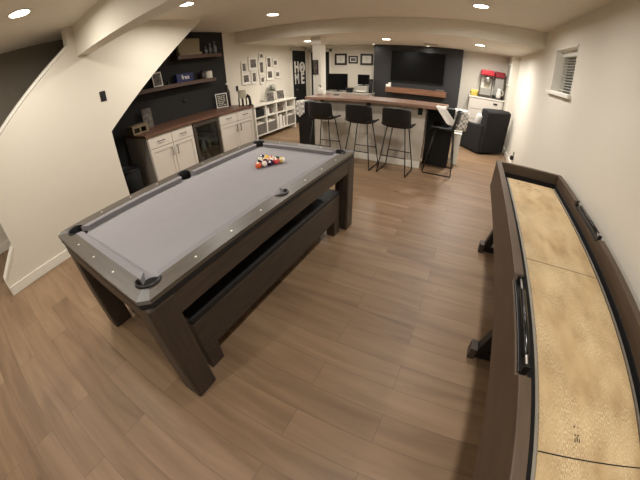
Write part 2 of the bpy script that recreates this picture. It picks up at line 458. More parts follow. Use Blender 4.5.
# cushions
def cushion(p0, p1, inward, m0, m1):
    """cloth-covered rubber from p0 to p1 along the rail, mitred by m0 / m1 at the nose"""
    p0, p1, n = Vector(p0), Vector(p1), Vector(inward); d = (p1 - p0).normalized()
    w = .047
    prof = [(0, ZT - .002), (w * .75, ZT + .001), (w, ZT - .006), (w * .72, ZT - .016), (w * .62, bz + .001), (0, bz + .001)]
    bmx = B(); A = []; Bv = []
    for t, z in prof:
        a = p0 + n * t + d * (m0 * t / w); b2 = p1 + n * t - d * (m1 * t / w)
        A.append(bmx.verts.new((a.x, a.y, z))); Bv.append(bmx.verts.new((b2.x, b2.y, z)))
    k = len(prof)
    for i in range(k): bmx.faces.new((A[i], A[(i + 1) % k], Bv[(i + 1) % k], Bv[i]))
    bmx.faces.new(A[::-1]); bmx.faces.new(Bv)
    return bmx
g = .062; gs = .058
for s in (1, -1):
    obj('cushion', cushion((-hx + g, s * hy), (hx - g, s * hy), (0, -s), .035, .035), 'cush', pt, local=True)
    obj('cushion', cushion((s * hx, -hy + g), (s * hx, -gs), (-s, 0), .035, .012), 'cush', pt, local=True)
    obj('cushion', cushion((s * hx, gs), (s * hx, hy - g), (-s, 0), .012, .035), 'cush', pt, local=True)
# pockets
def pocket(cx, cy, r, amid, half):
    bmx = B(); n = 20; rows = []
    for k in range(n + 1):
        a = amid - half + 2 * half * k / n; ca, sa = math.cos(a), math.sin(a)
        taper = min(1, min(k, n - k) / 6 + .25)
        rows.append([bmx.verts.new((cx + rr * ca, cy + rr * sa, z)) for rr, z in
                     ((r - .003, ZT - .14), (r - .005 * taper, ZT + .004 * taper), (r - .001, ZT + .014 * taper), (r + .006 * taper, ZT + .012 * taper), (r + .009 * taper, ZT - .001))])
    for a, b2 in zip(rows, rows[1:]):
        for i in range(4): bmx.faces.new((a[i], b2[i], b2[i + 1], a[i + 1]))
    return bmx
def sleeve(cx, cy, r):
    bmx = B(); tubev = []
    for k in range(20):
        a = 2 * PI * k / 20
        tubev.append([bmx.verts.new((cx + (r - .001) * math.cos(a), cy + (r - .001) * math.sin(a), z)) for z in (bz - .10, bz - .0)])
    for k in range(20):
        a, b2 = tubev[k], tubev[(k + 1) % 20]; bmx.faces.new((a[0], b2[0], b2[1], a[1]))
    lathe(bmx, [(r - .001, bz - .105), (r - .001, bz - .10)], (cx, cy, 0), 20)
    return bmx
for sx in (1, -1):
    for sy in (1, -1):
        pk = obj('pocket', pocket(sx * cx0, sy * cy0, cr, math.atan2(sy, sx), 1.70), 'blackplastic', pt, local=True, smooth=True)
        obj('pocket_liner', sleeve(sx * cx0, sy * cy0, cr), 'liner', pk, local=True)
        # corner plate between pocket and chamfer
        a = math.atan2(sy, sx); u = Vector((math.cos(a), math.sin(a))); v = Vector((-u.y, u.x))
        c0 = Vector((sx * cx0, sy * cy0)) + u * (cr + .008); c1 = Vector((sx * (W - ch / 2 + .001), sy * (L - ch / 2 + .001)))
        bmx = B(); prism(bmx, [[tuple(c0 - v * .020), tuple(c0 + v * .020), tuple(c1 + v * .031), tuple(c1 - v * .031)]], ZT - .02, ZT + .0015)
        obj('corner_plate', bmx, 'plate', pt, local=True)
    pk = obj('pocket', pocket(sx * sx0, 0, sr0, 0 if sx > 0 else PI, 1.5), 'blackplastic', pt, local=True, smooth=True)
    obj('pocket_liner', sleeve(sx * sx0, 0, sr0), 'liner', pk, local=True)
# rail shadow put in as a black band; aprons, legs, underside
shadow_outer = [(x * .994, y * .997) for x, y in outer]
bmx = B(); prism(bmx, [shadow_outer, [(x * .93, y * .96) for x, y in outer]], ZT - .052, ZT - .0222)
obj('rail_shadow', bmx, 'black', pt, local=True)
for s in (1, -1):
    obj('apron', mbox(*(sorted((s * (W - .012), s * (W - .045)))), -L + .03, L - .03, .64, ZT - .052), 'ptwood', pt, local=True, bevel=.003)
    obj('apron', mbox(-W + .045, W - .045, *(sorted((s * (L - .012), s * (L - .045)))), .67, ZT - .052), 'ptwoodx', pt, local=True, bevel=.003)
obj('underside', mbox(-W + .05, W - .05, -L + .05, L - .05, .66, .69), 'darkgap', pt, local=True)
for sx in (1, -1):
    for sy in (1, -1):
        xo = W - .008 if sx > 0 else W - .075
        xs = sorted((sx * xo, sx * (xo - .145))); ys = sorted((sy * (L - .010), sy * (L - .165)))
        obj('leg', mbox(xs[0], xs[1], ys[0], ys[1], 0, ZT - .053), 'ptwoodz', pt, local=True, bevel=.014)

# ------------------------------------------------------------------ benches pushed under the table
def bench(name, label, x, rz):
    t = thing(name, label, 'bench', (x, 1.43, 0), rz, 'benches stored under the pool table')
    hl, hw = .925, .165
    obj('seat_cushion', mbox(-hw, hw, -hl, hl, .43, .475), 'leather', t, local=True, bevel=.012)
    for s in (1, -1):
        obj('side_board', mbox(*sorted((s * hw, s * (hw - .03))), -hl + .0, hl, .175, .43), 'ptwood', t, local=True, bevel=.003)
        obj('end_board', mbox(-hw + .03, hw - .03, *sorted((s * hl, s * (hl - .03))), .175, .43), 'ptwoodx', t, local=True, bevel=.003)
        for sx in (1, -1):
            obj('leg', mbox(*sorted((sx * hw, sx * (hw - .09))), *sorted((s * hl, s * (hl - .11))), 0, .175), 'ptwoodz', t, local=True, bevel=.004)
    return t
bench('bench', 'dark oak bench with black seat under the open side of the pool table', -1.205, -.028)
bench('bench', 'dark oak bench under the pool table on the side by the cabinets', -1.93, -.018)

# ------------------------------------------------------------------ balls
BALLS = [  # colour, stripe
    ((222, 92, 44), 0, 'orange ball with white number spot at the front tip of the rack'),
    ((22, 22, 24), 0, 'black ball with white spot behind the front orange ball'), ((236, 228, 210), 1, 'white ball with purple stripe second in the rack edge'),
    ((46, 96, 62), 1, 'green striped ball on the left edge of the rack'), ((92, 22, 34), 0, 'maroon ball in the middle of the rack'), ((52, 30, 74), 0, 'purple ball on the right edge of the rack'),
    ((30, 34, 40), 1, 'dark striped ball on the rack edge by the cabinets'), ((226, 178, 60), 1, 'yellow striped ball inside the rack'), ((206, 70, 40), 1, 'orange striped ball inside the rack'), ((214, 78, 86), 0, 'pink red ball on the rack edge near the right corner'),
    ((24, 44, 110), 0, 'blue ball at the far left corner of the rack'), ((228, 186, 70), 0, 'yellow ball in the back row of the rack'), ((150, 28, 40), 1, 'red striped ball in the back row of the rack'), ((30, 72, 50), 0, 'green ball in the back row of the rack'), ((232, 206, 132), 1, 'cream ball with yellow stripe at the right corner of the rack')]
STR = [(120, 60, 140), (46, 96, 62), (40, 44, 52), (226, 178, 60), (226, 110, 50), (190, 40, 50), (234, 200, 96)]
r = .0286
ball_white = mat('ball_ivory', (238, 230, 212), 0.15)
k = 0; si = 0
apex = Vector((-1.578, 1.855))
for row in range(5):
    for i in range(row + 1):
        rgb, stripe, lab = BALLS[k]
        cx = apex.x + (i - row / 2) * (2 * r + .0006); cy = apex.y + row * (2 * r * .8665 + .0006)
        if stripe: rgb = STR[si]; si += 1
        mcol = mat('ball_enamel', rgb, 0.15)
        bmx = B(); bmesh.ops.create_icosphere(bmx, subdivisions=4, radius=r)
        dirs = [Vector((0, 0, 1)), Vector((0, 0, -1))]
        for f in bmx.faces:
            n = f.calc_center_median().normalized()
            num = max(n.dot(d) for d in dirs) > .925
            f.material_index = 1 if num or (stripe and abs(n.x) > .55 and not False) else 0
        bmx.transform(Matrix.Rotation(random.uniform(-.5, .5), 4, 'Z') @ Matrix.Rotation(random.uniform(.3, 1.2), 4, 'X') @ Matrix.Rotation(random.uniform(-.6, .6), 4, 'Y'))
        o = obj('billiard_ball', bmx, [mcol, ball_white], smooth=True)
        o.location = (cx, cy, bz + r)
        tag(o, lab, 'billiard ball', 'racked billiard balls')
        k += 1

# ------------------------------------------------------------------ shuffleboard table
SX, SR = .681, -.0125
sh = thing('shuffleboard_table', 'long brown shuffleboard table with waxed maple playfield by the right wall', 'shuffleboard table', (SX, 0, 0), SR)
HW, Y0, Y1, ZT2, ZP, ZB = .328, -.35, 2.93, .88, .80, .60
def side(s, na, nb):
    poly = [(Y0, ZB), (Y1, ZB), (Y1, ZT2), (nb + .02, ZT2), (nb, ZT2 - .03), (na, ZT2 - .03), (na - .02, ZT2), (Y0, ZT2)]
    bmx = B(); prism(bmx, [poly], *sorted((s * HW, s * (HW - .045))), 'x'); return bmx
obj('side_panel', side(-1, .60, 1.09), 'shufwood', sh, local=True, bevel=.004)
obj('side_panel', side(1, 1.72, 2.28), 'shufwood', sh, local=True, bevel=.004)
for yy in ((Y0, Y0 + .045), (Y1 - .045, Y1)):
    obj('end_panel', mbox(-HW + .045, HW - .045, yy[0], yy[1], ZB, ZT2), 'shufwoodx', sh, local=True, bevel=.004)
obj('gutter', mbox(-HW + .045, HW - .045, Y0 + .045, Y1 - .045, ZB + .02, ZB + .06), 'gutter', sh, local=True)
lin_ = B()
for s in (1, -1):
    box(lin_, *sorted((s * (HW - .045), s * (HW - .049))), Y0 + .045, Y1 - .045, ZB + .06, ZT2 - .09)
for yy in ((Y0 + .045, Y0 + .049), (Y1 - .049, Y1 - .045)):
    box(lin_, -HW + .049, HW - .049, yy[0], yy[1], ZB + .06, ZT2 - .09)
obj('gutter_lining', lin_, 'gutter', sh, local=True)
PW = .212
pf = obj('playfield', mbox(-PW, PW, Y0 + .16, 2.70, ZP - .07, ZP), 'play', sh, local=True, bevel=.003)
for s in (1, -1):
    obj('edge_strip', mbox(*sorted((s * (PW + .004), s * (PW + .016))), Y0 + .16, 2.70, ZP - .06, ZP + .002), 'chrome', sh, local=True)
ln = B()
box(ln, -PW, PW, 1.385, 1.3885, ZP, ZP + .0006); obj('foul_line', ln, 'black', pf, local=True)
ln = B(); box(ln, -PW, PW, .388, .3925, ZP, ZP + .0006); obj('foul_line', ln, 'black', pf, local=True)
# small dark maker's mark near the foul line
for dx, dy, w_, h_ in [(.0, .0, .004, .012), (.008, .003, .004, .016), (.016, .0, .004, .013), (.0, .022, .005, .006), (.010, .022, .007, .005), (-.003, .05, .006, .006), (.012, .05, .004, .004)]:
    mk = B(); box(mk, -.08 + dx, -.08 + dx + w_, .445 + dy, .445 + dy + h_, ZP, ZP + .0006); obj('logo_letter', mk, 'darkframe', pf, local=True)
for a_ in range(9):     # dark scuffs at the far end
    sm = B(); x_, y_ = random.uniform(-.14, .05), random.uniform(2.50, 2.66)
    rbox(sm, x_, y_, ZP + .0004, random.uniform(.01, .05), random.uniform(.004, .008), .0006, Matrix.Rotation(random.uniform(-1, 1), 4, 'Z'))
    obj('scuff_stain', sm, 'shelfwood', pf, local=True)
def scorer(s, ya, yb):
    x = s * (HW - .026)
    o = obj('score_rack', mbox(x - .019, x + .019, ya + .01, yb - .01, ZT2 - .034, ZT2 - .022), 'blackplastic', sh, local=True, bevel=.003)
    rd = B(); tube(rd, [(x, ya + .015, ZT2 + .002), (x, yb - .015, ZT2 + .002)], .005)
    obj('score_rod', rd, 'chrome', o, local=True, smooth=True)
    bd = B(); tube(bd, [(x, ya + .06, ZT2 + .003), (x, yb - .10, ZT2 + .003)], .0125, 12)
    obj('score_slider', bd, 'glossblack', o, local=True, smooth=True)
    for yy in (ya + .012, yb - .012):
        obj('rod_bracket', mbox(x - .012, x + .012, yy - .006, yy + .006, ZT2 - .03, ZT2 + .012), 'blackplastic', o, local=True)
scorer(-1, .60, 1.09); scorer(1, 1.72, 2.28)
for yy in (.05, 1.335, 2.66):
    lg = B()
    box(lg, -.25, .25, yy - .035, yy + .035, .02, .085)
    for s in (1, -1):
        # splayed strut
        v = box(lg, -.035, .035, -.035, .035, 0, .62)
        a = Vector((s * .225, yy, .04)); b_ = Vector((s * .10, yy, .58)); d = (b_ - a)
        ang = math.atan2(d.x, d.z)
        bmesh.ops.transform(lg, matrix=Matrix.Translation(a) @ Matrix.Rotation(ang, 4, 'Y'), verts=v)
    leg = obj('leg', lg, 'metalblack', sh, local=True, bevel=.004)
    for s in (1, -1):
        obj('foot', mbox(*sorted((s * .245, s * .292)), yy - .045, yy + .045, 0, .10), 'ptwoodx', leg, local=True, bevel=.004)
obj('bottom_panel', mbox(-HW + .045, HW - .045, Y0 + .045, Y1 - .045, ZB, ZB + .02), 'shufwood', sh, local=True)

# ------------------------------------------------------------------ bar
bar = thing('bar_counter', 'walnut topped bar with white panelled front facing the stools', 'bar', (-1.6, 5.0, 0))
obj('countertop', mbox(-2.75, -.28, 4.72, 5.32, 1.03, 1.08), 'barwood', bar, bevel=.006)
obj('front_panel', mbox(-2.62, -.60, 4.83, 4.87, 0, 1.03), 'barpaint', bar)
bp = B()
for k in range(9):
    x = -2.6 + k * .222
    box(bp, x, x + .006, 4.827, 4.829, .12, 1.0)
obj('panel_groove', bp, 'cabdk', bar)
obj('base_trim', mbox(-2.62, -.60, 4.815, 4.83, 0, .11), 'trim', bar)
obj('back_body', mbox(-2.55, -.62, 4.87, 5.25, .08, 1.03), 'trim', bar)
part(obj('end_panel', mbox(-.60, -.15, 5.12, 5.30, 0, 1.03), 'black', bar, bevel=.004), 'black end panel')
def plate_y(x, y, z, w, h, par=None, name='outlet'):
    bmx = B(); box(bmx, x - w / 2, x + w / 2, y - .006, y, z - h / 2, z + h / 2)
    for dz in (-.022, .022): box(bmx, x - .016, x + .016, y - .009, y - .006, z + dz - .013, z + dz + .013)
    return obj(name, bmx, 'blackplastic', par, bevel=.002)
for x, z in ((-2.45, .985), (-1.57, .985), (-.69, .965)):
    part(plate_y(x, 4.829, z, .075, .12, bar), 'black outlet under the bar top')

# black cabinet at the left end
bc = thing('mini_fridge', 'black box-shaped mini fridge at the left end of the bar', 'mini fridge', (-2.81, 5.1, 0))
obj('body', mbox(-2.98, -2.64, 4.87, 5.33, .02, .97), 'black', bc, bevel=.008)
obj('door', mbox(-2.98, -2.64, 4.845, 4.868, .03, .97), 'blackplastic', bc, bevel=.006)
for x in (-2.95, -2.67):
    for y in (4.9, 5.3):
        ft = B(); lathe(ft, [(.015, 0), (.015, .02)], (x, y, 0), 8); obj('foot', ft, 'black', bc)

def towel(name, label, fn, mats):
    bmx = B(); grid(bmx, fn, 14, 18)
    for f in bmx.faces:
        pass
    o = obj(name, bmx, mats, smooth=True, solid=.006)
    return tag(o, label, 'towel')
def striped(name):
    m = mat(name, (214, 208, 198), .95)
    nt = m.node_tree; b = nt.nodes['Principled BSDF']
    tc = nt.nodes.new('ShaderNodeTexCoord'); ck = nt.nodes.new('ShaderNodeTexChecker'); ck.inputs['Scale'].default_value = 22
    ck.inputs['Color1'].default_value = lin((216, 210, 200)); ck.inputs['Color2'].default_value = lin((150, 146, 142))
    nt.links.new(tc.outputs['Object'], ck.inputs['Vector']); nt.links.new(ck.outputs['Color'], b.inputs['Base Color'])
    return m
M['plaid'] = striped('plaid_cloth')
# towel over the fridge corner
def tw1(u, v):
    x = -3.02 + .20 * u; s = v * .52
    wob = .008 * math.sin(9 * u + 3 * v)
    if s < .22: return (x, 5.06 - s, .978 + wob * .4)
    d = s - .22
    return (x + .02 * math.sin(u * 6) * d, 4.832 - .012 * abs(math.sin(u * 9)) - d * .03, .97 - d * (1 - .55 * abs(u - .45)))
towel('dish_towel', 'checked dish towel draped over the black fridge at the left bar end', tw1, 'plaid')
def tw2(u, v):
    s = v
    if s < .3: return (-.44 + .15 * u, 4.88 - .17 * s / .3, 1.0855 + .002 * math.sin(9 * u))
    d = (s - .3) / .7
    return (-.44 + .15 * u + .20 * d + .02 * u * d, 4.706 - .012 * math.sin(6 * u + 2 * d) * d - .004, 1.083 - .235 * d - .03 * d * math.sin(3 * u))
towel('hand_towel', 'white hand towel hanging off the right corner of the bar onto the end stool', tw2, 'whitefab')

# stools
def make_stool(label):
    t = thing('bar_stool', label, 'bar stool', (0, 0, 0), 0, 'bar stools')
    prof = [(.205, .725), (.185, .742), (.12, .742), (.02, .735), (-.09, .735), (-.155, .748), (-.195, .79), (-.215, .86), (-.230, .95), (-.240, 1.02), (-.244, 1.045)]
    def fn(u, v):
        f = v * (len(prof) - 1); i = min(int(f), len(prof) - 2); t_ = f - i
        y = prof[i][0] * (1 - t_) + prof[i + 1][0] * t_; z = prof[i][1] * (1 - t_) + prof[i + 1][1] * t_
        k = 2 * u - 1
        hw = .225 if z < .76 else .225 - .012 * (z - .76) / .28
        if v > .93: hw *= 1 - .10 * (v - .93) / .07
        if v < .06: hw *= 1 - .12 * (.06 - v) / .06
        lip = abs(k) ** 3
        if z < .79: return (k * hw, y, z + .035 * lip)
        return (k * hw, y + .06 * lip, z - .012 * lip)
    bmx = B(); grid(bmx, fn, 16, 30)
    obj('seat_shell', bmx, 'leather', t, local=True, smooth=True, solid=.022)
    for s in (1, -1):
        bmx = B()
        tube(bmx, [(s * .13, .13, .735), (s * .235, .235, .02), (s * .238, .232, .011), (s * .238, -.232, .011), (s * .235, -.235, .02), (s * .14, -.15, .745)], .0095, 8)
        obj('leg', bmx, 'metalblack', t, local=True, smooth=True)
    for yy, zz in ((.195, .29), (-.195, .29)):
        bmx = B(); tube(bmx, [(-.196, yy, zz), (.196, yy, zz)], .008, 8)
        obj('footrest', bmx, 'metalblack', t, local=True, smooth=True)
    return t
def copy_tree(o):
    def rec(src, par):
        c = src.copy(); C.objects.link(c)
        if par is not None: c.parent = par
        for ch_ in list(src.children): rec(ch_, c)
        return c
    return rec(o, None)
s1 = make_stool('black bar stool nearest the left end of the bar')
for i, (x, y, rz, lab) in enumerate([(-2.27, 4.56, 0, None), (-1.56, 4.50, -.03, 'black bar stool second from the left, in the middle of the bar front'),
                                     (-.95, 4.48, -.05, 'black bar stool third from the left, in front of the white bar panel'),
                                     (-.28, 4.88, PI / 2, 'black bar stool turned sideways at the right end of the bar')]):
    s_ = s1 if i == 0 else copy_tree(s1)
    s_.location = (x, y, 0); s_.rotation_euler = (0, 0, rz)
    if lab: s_['label'] = lab

# things on the bar
sb = thing('soap_dispenser', 'white pump bottle standing on the bar by the column', 'bottle', (-2.66, 5.18, 1.08))
bmx = B(); lathe(bmx, [(.045, 1.08), (.048, 1.10), (.048, 1.19), (.03, 1.21), (.016, 1.215)], (-2.66, 5.18, 0), 16); obj('bottle_body', bmx, 'terra', sb, smooth=True)
bmx = B(); tube(bmx, [(-2.66, 5.18, 1.21), (-2.66, 5.18, 1.255), (-2.69, 5.16, 1.258)], .009); obj('pump', bmx, 'blackplastic', sb, smooth=True)
bmx = B(); box(bmx, -2.36, -2.27, 5.12, 5.19, 1.081, 1.098); tag(obj('remote_control', bmx, 'blackplastic', bevel=.004), 'small black remote lying flat on the bar top', 'remote')
wb = thing('storage_box', 'white storage box on the floor behind the right end of the bar', 'storage box', (-.06, 5.62, 0))
obj('box_body', mbox(-.13, .01, 5.40, 5.85, 0, .56), 'trim', wb, bevel=.01); obj('lid', mbox(-.14, .02, 5.39, 5.86, .56, .59), 'trim', wb, bevel=.008)
def pillow(bmx, w, h, d, n=10):
    def f(sgn):
        def g_(u, v):
            a, b2 = 2 * u - 1, 2 * v - 1
            th = d * (max(0, (1 - a ** 4) * (1 - b2 ** 4))) ** .5
            return (a * w * (1 - .06 * b2 * b2), sgn * th, b2 * h * (1 - .06 * a * a))
        return g_
    grid(bmx, f(1), n, n); grid(bmx, f(-1), n, n)
    bmesh.ops.remove_doubles(bmx, verts=bmx.verts, dist=1e-4)
bmx = B(); pillow(bmx, .16, .20, .06); bmx.transform(Matrix.Translation((-.07, 5.64, .80)) @ Matrix.Rotation(-.2, 4, 'X'))
tag(obj('checked_cushion', bmx, 'plaid', smooth=True), 'grey and white checked cushion on the white storage box', 'cushion')

# ------------------------------------------------------------------ recliner
fw = math.atan2(.78, -.62) - PI / 2
rc = thing('recliner', 'charcoal upholstered recliner in the far right corner', 'armchair', (.41, 7.13, 0), fw)
w2, d2 = .39, .52
obj('base', mbox(-w2 + .13, w2 - .13, -d2 + .05, d2 - .02, .06, .34), 'greyfab', rc, local=True, bevel=.03)
obj('seat_cushion', mbox(-w2 + .135, w2 - .135, -d2 + .22, d2 + .02, .345, .48), 'greyfab', rc, local=True, bevel=.05, bseg=4)
for s in (1, -1):
    prof = [(-d2 + .03, .03), (d2 - .01, .03), (d2, .50), (d2 - .05, .60), (.0, .61), (-.2, .62), (-d2 + .03, .66)]
    bmx = B(); prism(bmx, [prof], *sorted((s * w2, s * (w2 - .125))), 'x')
    obj('armrest', bmx, 'greyfab', rc, local=True, bevel=.035, bseg=4)
prof = [(-d2 - .0, .03), (-d2 + .19, .34), (-d2 + .17, .70), (-d2 + .13, .96), (-d2 + .04, .99), (-d2 - .05, .94), (-d2 - .02, .40)]
bmx = B(); prism(bmx, [prof], -w2 + .05, w2 - .05, 'x')
obj('backrest', bmx, 'greyfab', rc, local=True, bevel=.04, bseg=4)
bmx = B(); box(bmx, -w2 + .08, w2 - .08, -d2 + .07, -d2 + .235, .80, .985)
obj('headrest', bmx, 'greyfab', rc, local=True, bevel=.05, bseg=4)
bmx = B(); pillow(bmx, .20, .17, .08)
bmx.transform(PM[rc.name] @ Matrix.Translation((.06, .06, .66)) @ Matrix.Rotation(.3, 4, 'X'))
tag(obj('throw_pillow', bmx, 'whitefab', smooth=True), 'cream throw pillow on the seat of the charcoal recliner', 'pillow')

# ------------------------------------------------------------------ far right chest and machines
ZH = 1.13
chs = thing('storage_chest', 'white chest of drawers with black cup pulls behind the recliner', 'chest of drawers', (.48, 8.0, 0))
obj('carcass', mbox(.07, .91, 7.86, YB - .005, 0, ZH - .03), 'cab', chs)
obj('chest_top', mbox(.05, .925, 7.83, YB - .005, ZH - .03, ZH), 'trim', chs, bevel=.004)
for k, zz in enumerate((.95, .69, .43, .17)):
    dw = obj('drawer', mbox(.10, .88, 7.842, 7.862, zz - .12, zz + .12), 'cab', chs, bevel=.004)
    for px_ in (.72,):
        bmx = B(); lathe(bmx, [(.05, -.016), (.05, .016), (.03, .02)], seg=14); bmx.transform(Matrix.Translation((px_, 7.838, zz + .06)) @ Matrix.Diagonal((1, .45, 1, 1)))
        obj('cup_pull', bmx, 'blackplastic', dw, smooth=True)
pm = thing('popcorn_machine', 'red topped popcorn machine with yellow popcorn behind glass', 'popcorn machine', (.43, 8.0, ZH))
obj('base', mbox(.27, .59, 7.86, 8.14, ZH, ZH + .07), 'steel', pm, bevel=.005)
for x in (.28, .565):
    for y in (7.87, 8.115):
        fr = B(); box(fr, x, x + .015, y, y + .015, ZH + .07, 1.69); obj('post', fr, 'steel', pm)
obj('back_panel', mbox(.295, .565, 8.10, 8.112, ZH + .07, 1.69), 'paper', pm)
obj('canopy', mbox(.265, .595, 7.85, 8.145, 1.67, 1.80), 'red', pm, bevel=.02)
bmx = B(); lathe(bmx, [(.05, 1.46), (.075, 1.50), (.085, 1.60), (.08, 1.64)], (.45, 8.0, 0), 16); obj('kettle', bmx, 'chrome', pm, smooth=True)
bmx = B(); grid(bmx, lambda u, v: (.295 + .27 * u, 7.885 + .21 * v, 1.25 + .06 * math.sin(u * 19) * math.sin(v * 17) + .09 * (1 - abs(2 * u - 1))), 18, 14)
o = obj('popcorn_heap', bmx, 'popcorn', pm, smooth=True); o['kind'] = 'stuff'
obj('lower_glass', mbox(.295, .565, 7.872, 7.878, ZH + .07, 1.36), 'greypanel', pm)
sl = thing('drink_machine', 'dark red topped grey drink machine beside the popcorn machine', 'drink machine', (.72, 8.0, ZH))
obj('base', mbox(.62, .88, 7.955, 8.14, ZH, ZH + .08), 'blackplastic', sl, bevel=.006)
obj('tank', mbox(.64, .86, 7.96, 8.14, ZH + .08, 1.66), 'greypanel', sl, bevel=.02)
obj('canopy', mbox(.62, .85, 7.90, 8.14, 1.66, 1.795), 'dkred', sl, bevel=.015)
obj('drip_tray', mbox(.65, .87, 7.835, 7.954, ZH + .001, ZH + .029), 'steel', sl)
pj = thing('pitcher', 'white pitcher standing in front of the grey drink machine', 'pitcher', (.76, 7.885, ZH + .03))
bmx = B(); lathe(bmx, [(.045, ZH + .03), (.06, ZH + .06), (.062, ZH + .14), (.045, ZH + .22), (.052, ZH + .27)], (.76, 7.885, 0), 16); obj('pitcher_body', bmx, 'terra', pj, smooth=True)
bmx = B(); tube(bmx, [(.815, 7.885, ZH + .10), (.865, 7.885, ZH + .12), (.87, 7.885, ZH + .2), (.81, 7.885, ZH + .23)], .009); obj('handle', bmx, 'terra', pj, smooth=True)
bg = thing('snack_bag', 'yellow and white snack bag lying on the white chest', 'bag', (.17, 7.98, ZH))
bmx = B(); pillow(bmx, .10, .085, .05); bmx.transform(Matrix.Translation((.17, 7.98, ZH + .078)) @ Matrix.Rotation(.5, 4, 'X'))
obj('pouch', bmx, 'yellow', bg, smooth=True)
bmx = B(); box(bmx, .07, .27, 8.03, 8.036, ZH + .135, ZH + .165); obj('sealed_edge', bmx, 'paper', bg)
# grey panel on the jogged right wall
ep = thing('electrical_panel', 'flat grey electrical panel on the far right wall', 'electrical panel', (XJ, 7.75, 1.75))
obj('panel_box', mbox(XJ - .02, XJ, 7.50, 8.0, 1.50, 2.02), 'trim', ep, bevel=.004)
obj('panel_door', mbox(XJ - .03, XJ - .02, 7.53, 7.97, 1.55, 1.99), 'greypanel', ep, bevel=.004)

# ------------------------------------------------------------------ television wall
tv = thing('television', 'large black flat screen television on the black accent wall', 'television', (-1.28, 7.76, 1.28))
obj('screen', mbox(-1.95, -.62, 7.735, 7.74, 1.295, 2.035), 'screen', tv)
obj('bezel', mbox(-1.965, -.605, 7.74, 7.78, 1.275, 2.045), 'blackplastic', tv, bevel=.004)
obj('wall_bracket', mbox(-1.5, -1.1, 7.78, 7.798, 1.5, 1.85), 'black', tv)
tag(obj('mantel_shelf', mbox(-2.02, -.50, 7.52, 7.80, 1.0, 1.13), 'shelfwoodx', bevel=.006), 'thick walnut mantel shelf below the television', 'shelf')
bmx = B(); box(bmx, -2.02, -1.90, 7.56, 7.66, 1.13, 1.20); box(bmx, -1.96, -1.90, 7.58, 7.64, 1.20, 1.245)
tag(obj('candle_holder', bmx, 'paper', bevel=.008), 'small white block ornament at the left end of the mantel shelf', 'ornament')
bmx = B(); box(bmx, -.76, -.56, 7.58, 7.68, 1.13, 1.175); tag(obj('cable_box', bmx, 'brownobj', bevel=.006), 'flat dark brown media box at the right end of the mantel shelf', 'media box')

# ------------------------------------------------------------------ office corner
dk = thing('desk', 'white desk behind the bar under the framed certificates', 'desk', (-3.15, 7.5, 0))
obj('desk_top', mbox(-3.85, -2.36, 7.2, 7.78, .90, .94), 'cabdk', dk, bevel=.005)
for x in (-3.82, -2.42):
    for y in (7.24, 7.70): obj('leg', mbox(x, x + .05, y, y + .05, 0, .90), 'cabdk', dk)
def monitor(name, label, x0, x1, z0, z1, y, zb):
    t = thing(name, label, 'monitor', ((x0 + x1) / 2, y, zb), 0, 'monitors on the desk')
    xc = (x0 + x1) / 2
    obj('bezel', mbox(x0, x1, y, y + .03, z0, z1), 'blackplastic', t, bevel=.004)
    obj('screen', mbox(x0 + .012, x1 - .012, y - .003, y, z0 + .02, z1 - .012), 'screen', t)
    obj('stand', mbox(xc - .03, xc + .03, y + .032, y + .06, zb, z0 + .1), 'blackplastic', t)
    obj('stand_base', mbox(xc - .12, xc + .12, y - .05, y + .12, zb, zb + .015), 'blackplastic', t, bevel=.004)
monitor('monitor', 'large black monitor at the left of the desk', -3.63, -3.05, .975, 1.42, 7.5, .94)
monitor('monitor', 'small black monitor raised on the pale grey printer', -2.77, -2.45, 1.15, 1.41, 7.52, 1.12)
pr = thing('printer', 'pale grey printer under the small monitor on the desk', 'printer', (-2.63, 7.55, .94))
obj('printer_body', mbox(-2.80, -2.46, 7.40, 7.72, .94, 1.12), 'greypanel', pr, bevel=.015)
obj('paper_tray', mbox(-2.76, -2.51, 7.37, 7.40, .97, 1.0), 'terra', pr)
bmx = B(); box(bmx, -3.00, -2.86, 7.30, 7.42, .94, 1.03); box(bmx, -3.02, -2.84, 7.28, 7.44, 1.03, 1.06)
tag(obj('docking_station', bmx, 'black', bevel=.005), 'black desk device between the two monitors', 'desk device')
sp = thing('desk_speaker', 'slim black speaker at the right end of the desk', 'speaker', (-2.40, 7.55, .94))
obj('speaker_body', mbox(-2.445, -2.375, 7.5, 7.6, .94, 1.30), 'black', sp, bevel=.005)
bmx = B(); lathe(bmx, [(.025, 0), (.02, .006)], seg=12); bmx.transform(Matrix.Translation((-2.41, 7.499, 1.22)) @ Matrix.Rotation(PI / 2, 4, 'X')); obj('speaker_cone', bmx, 'steel', sp)

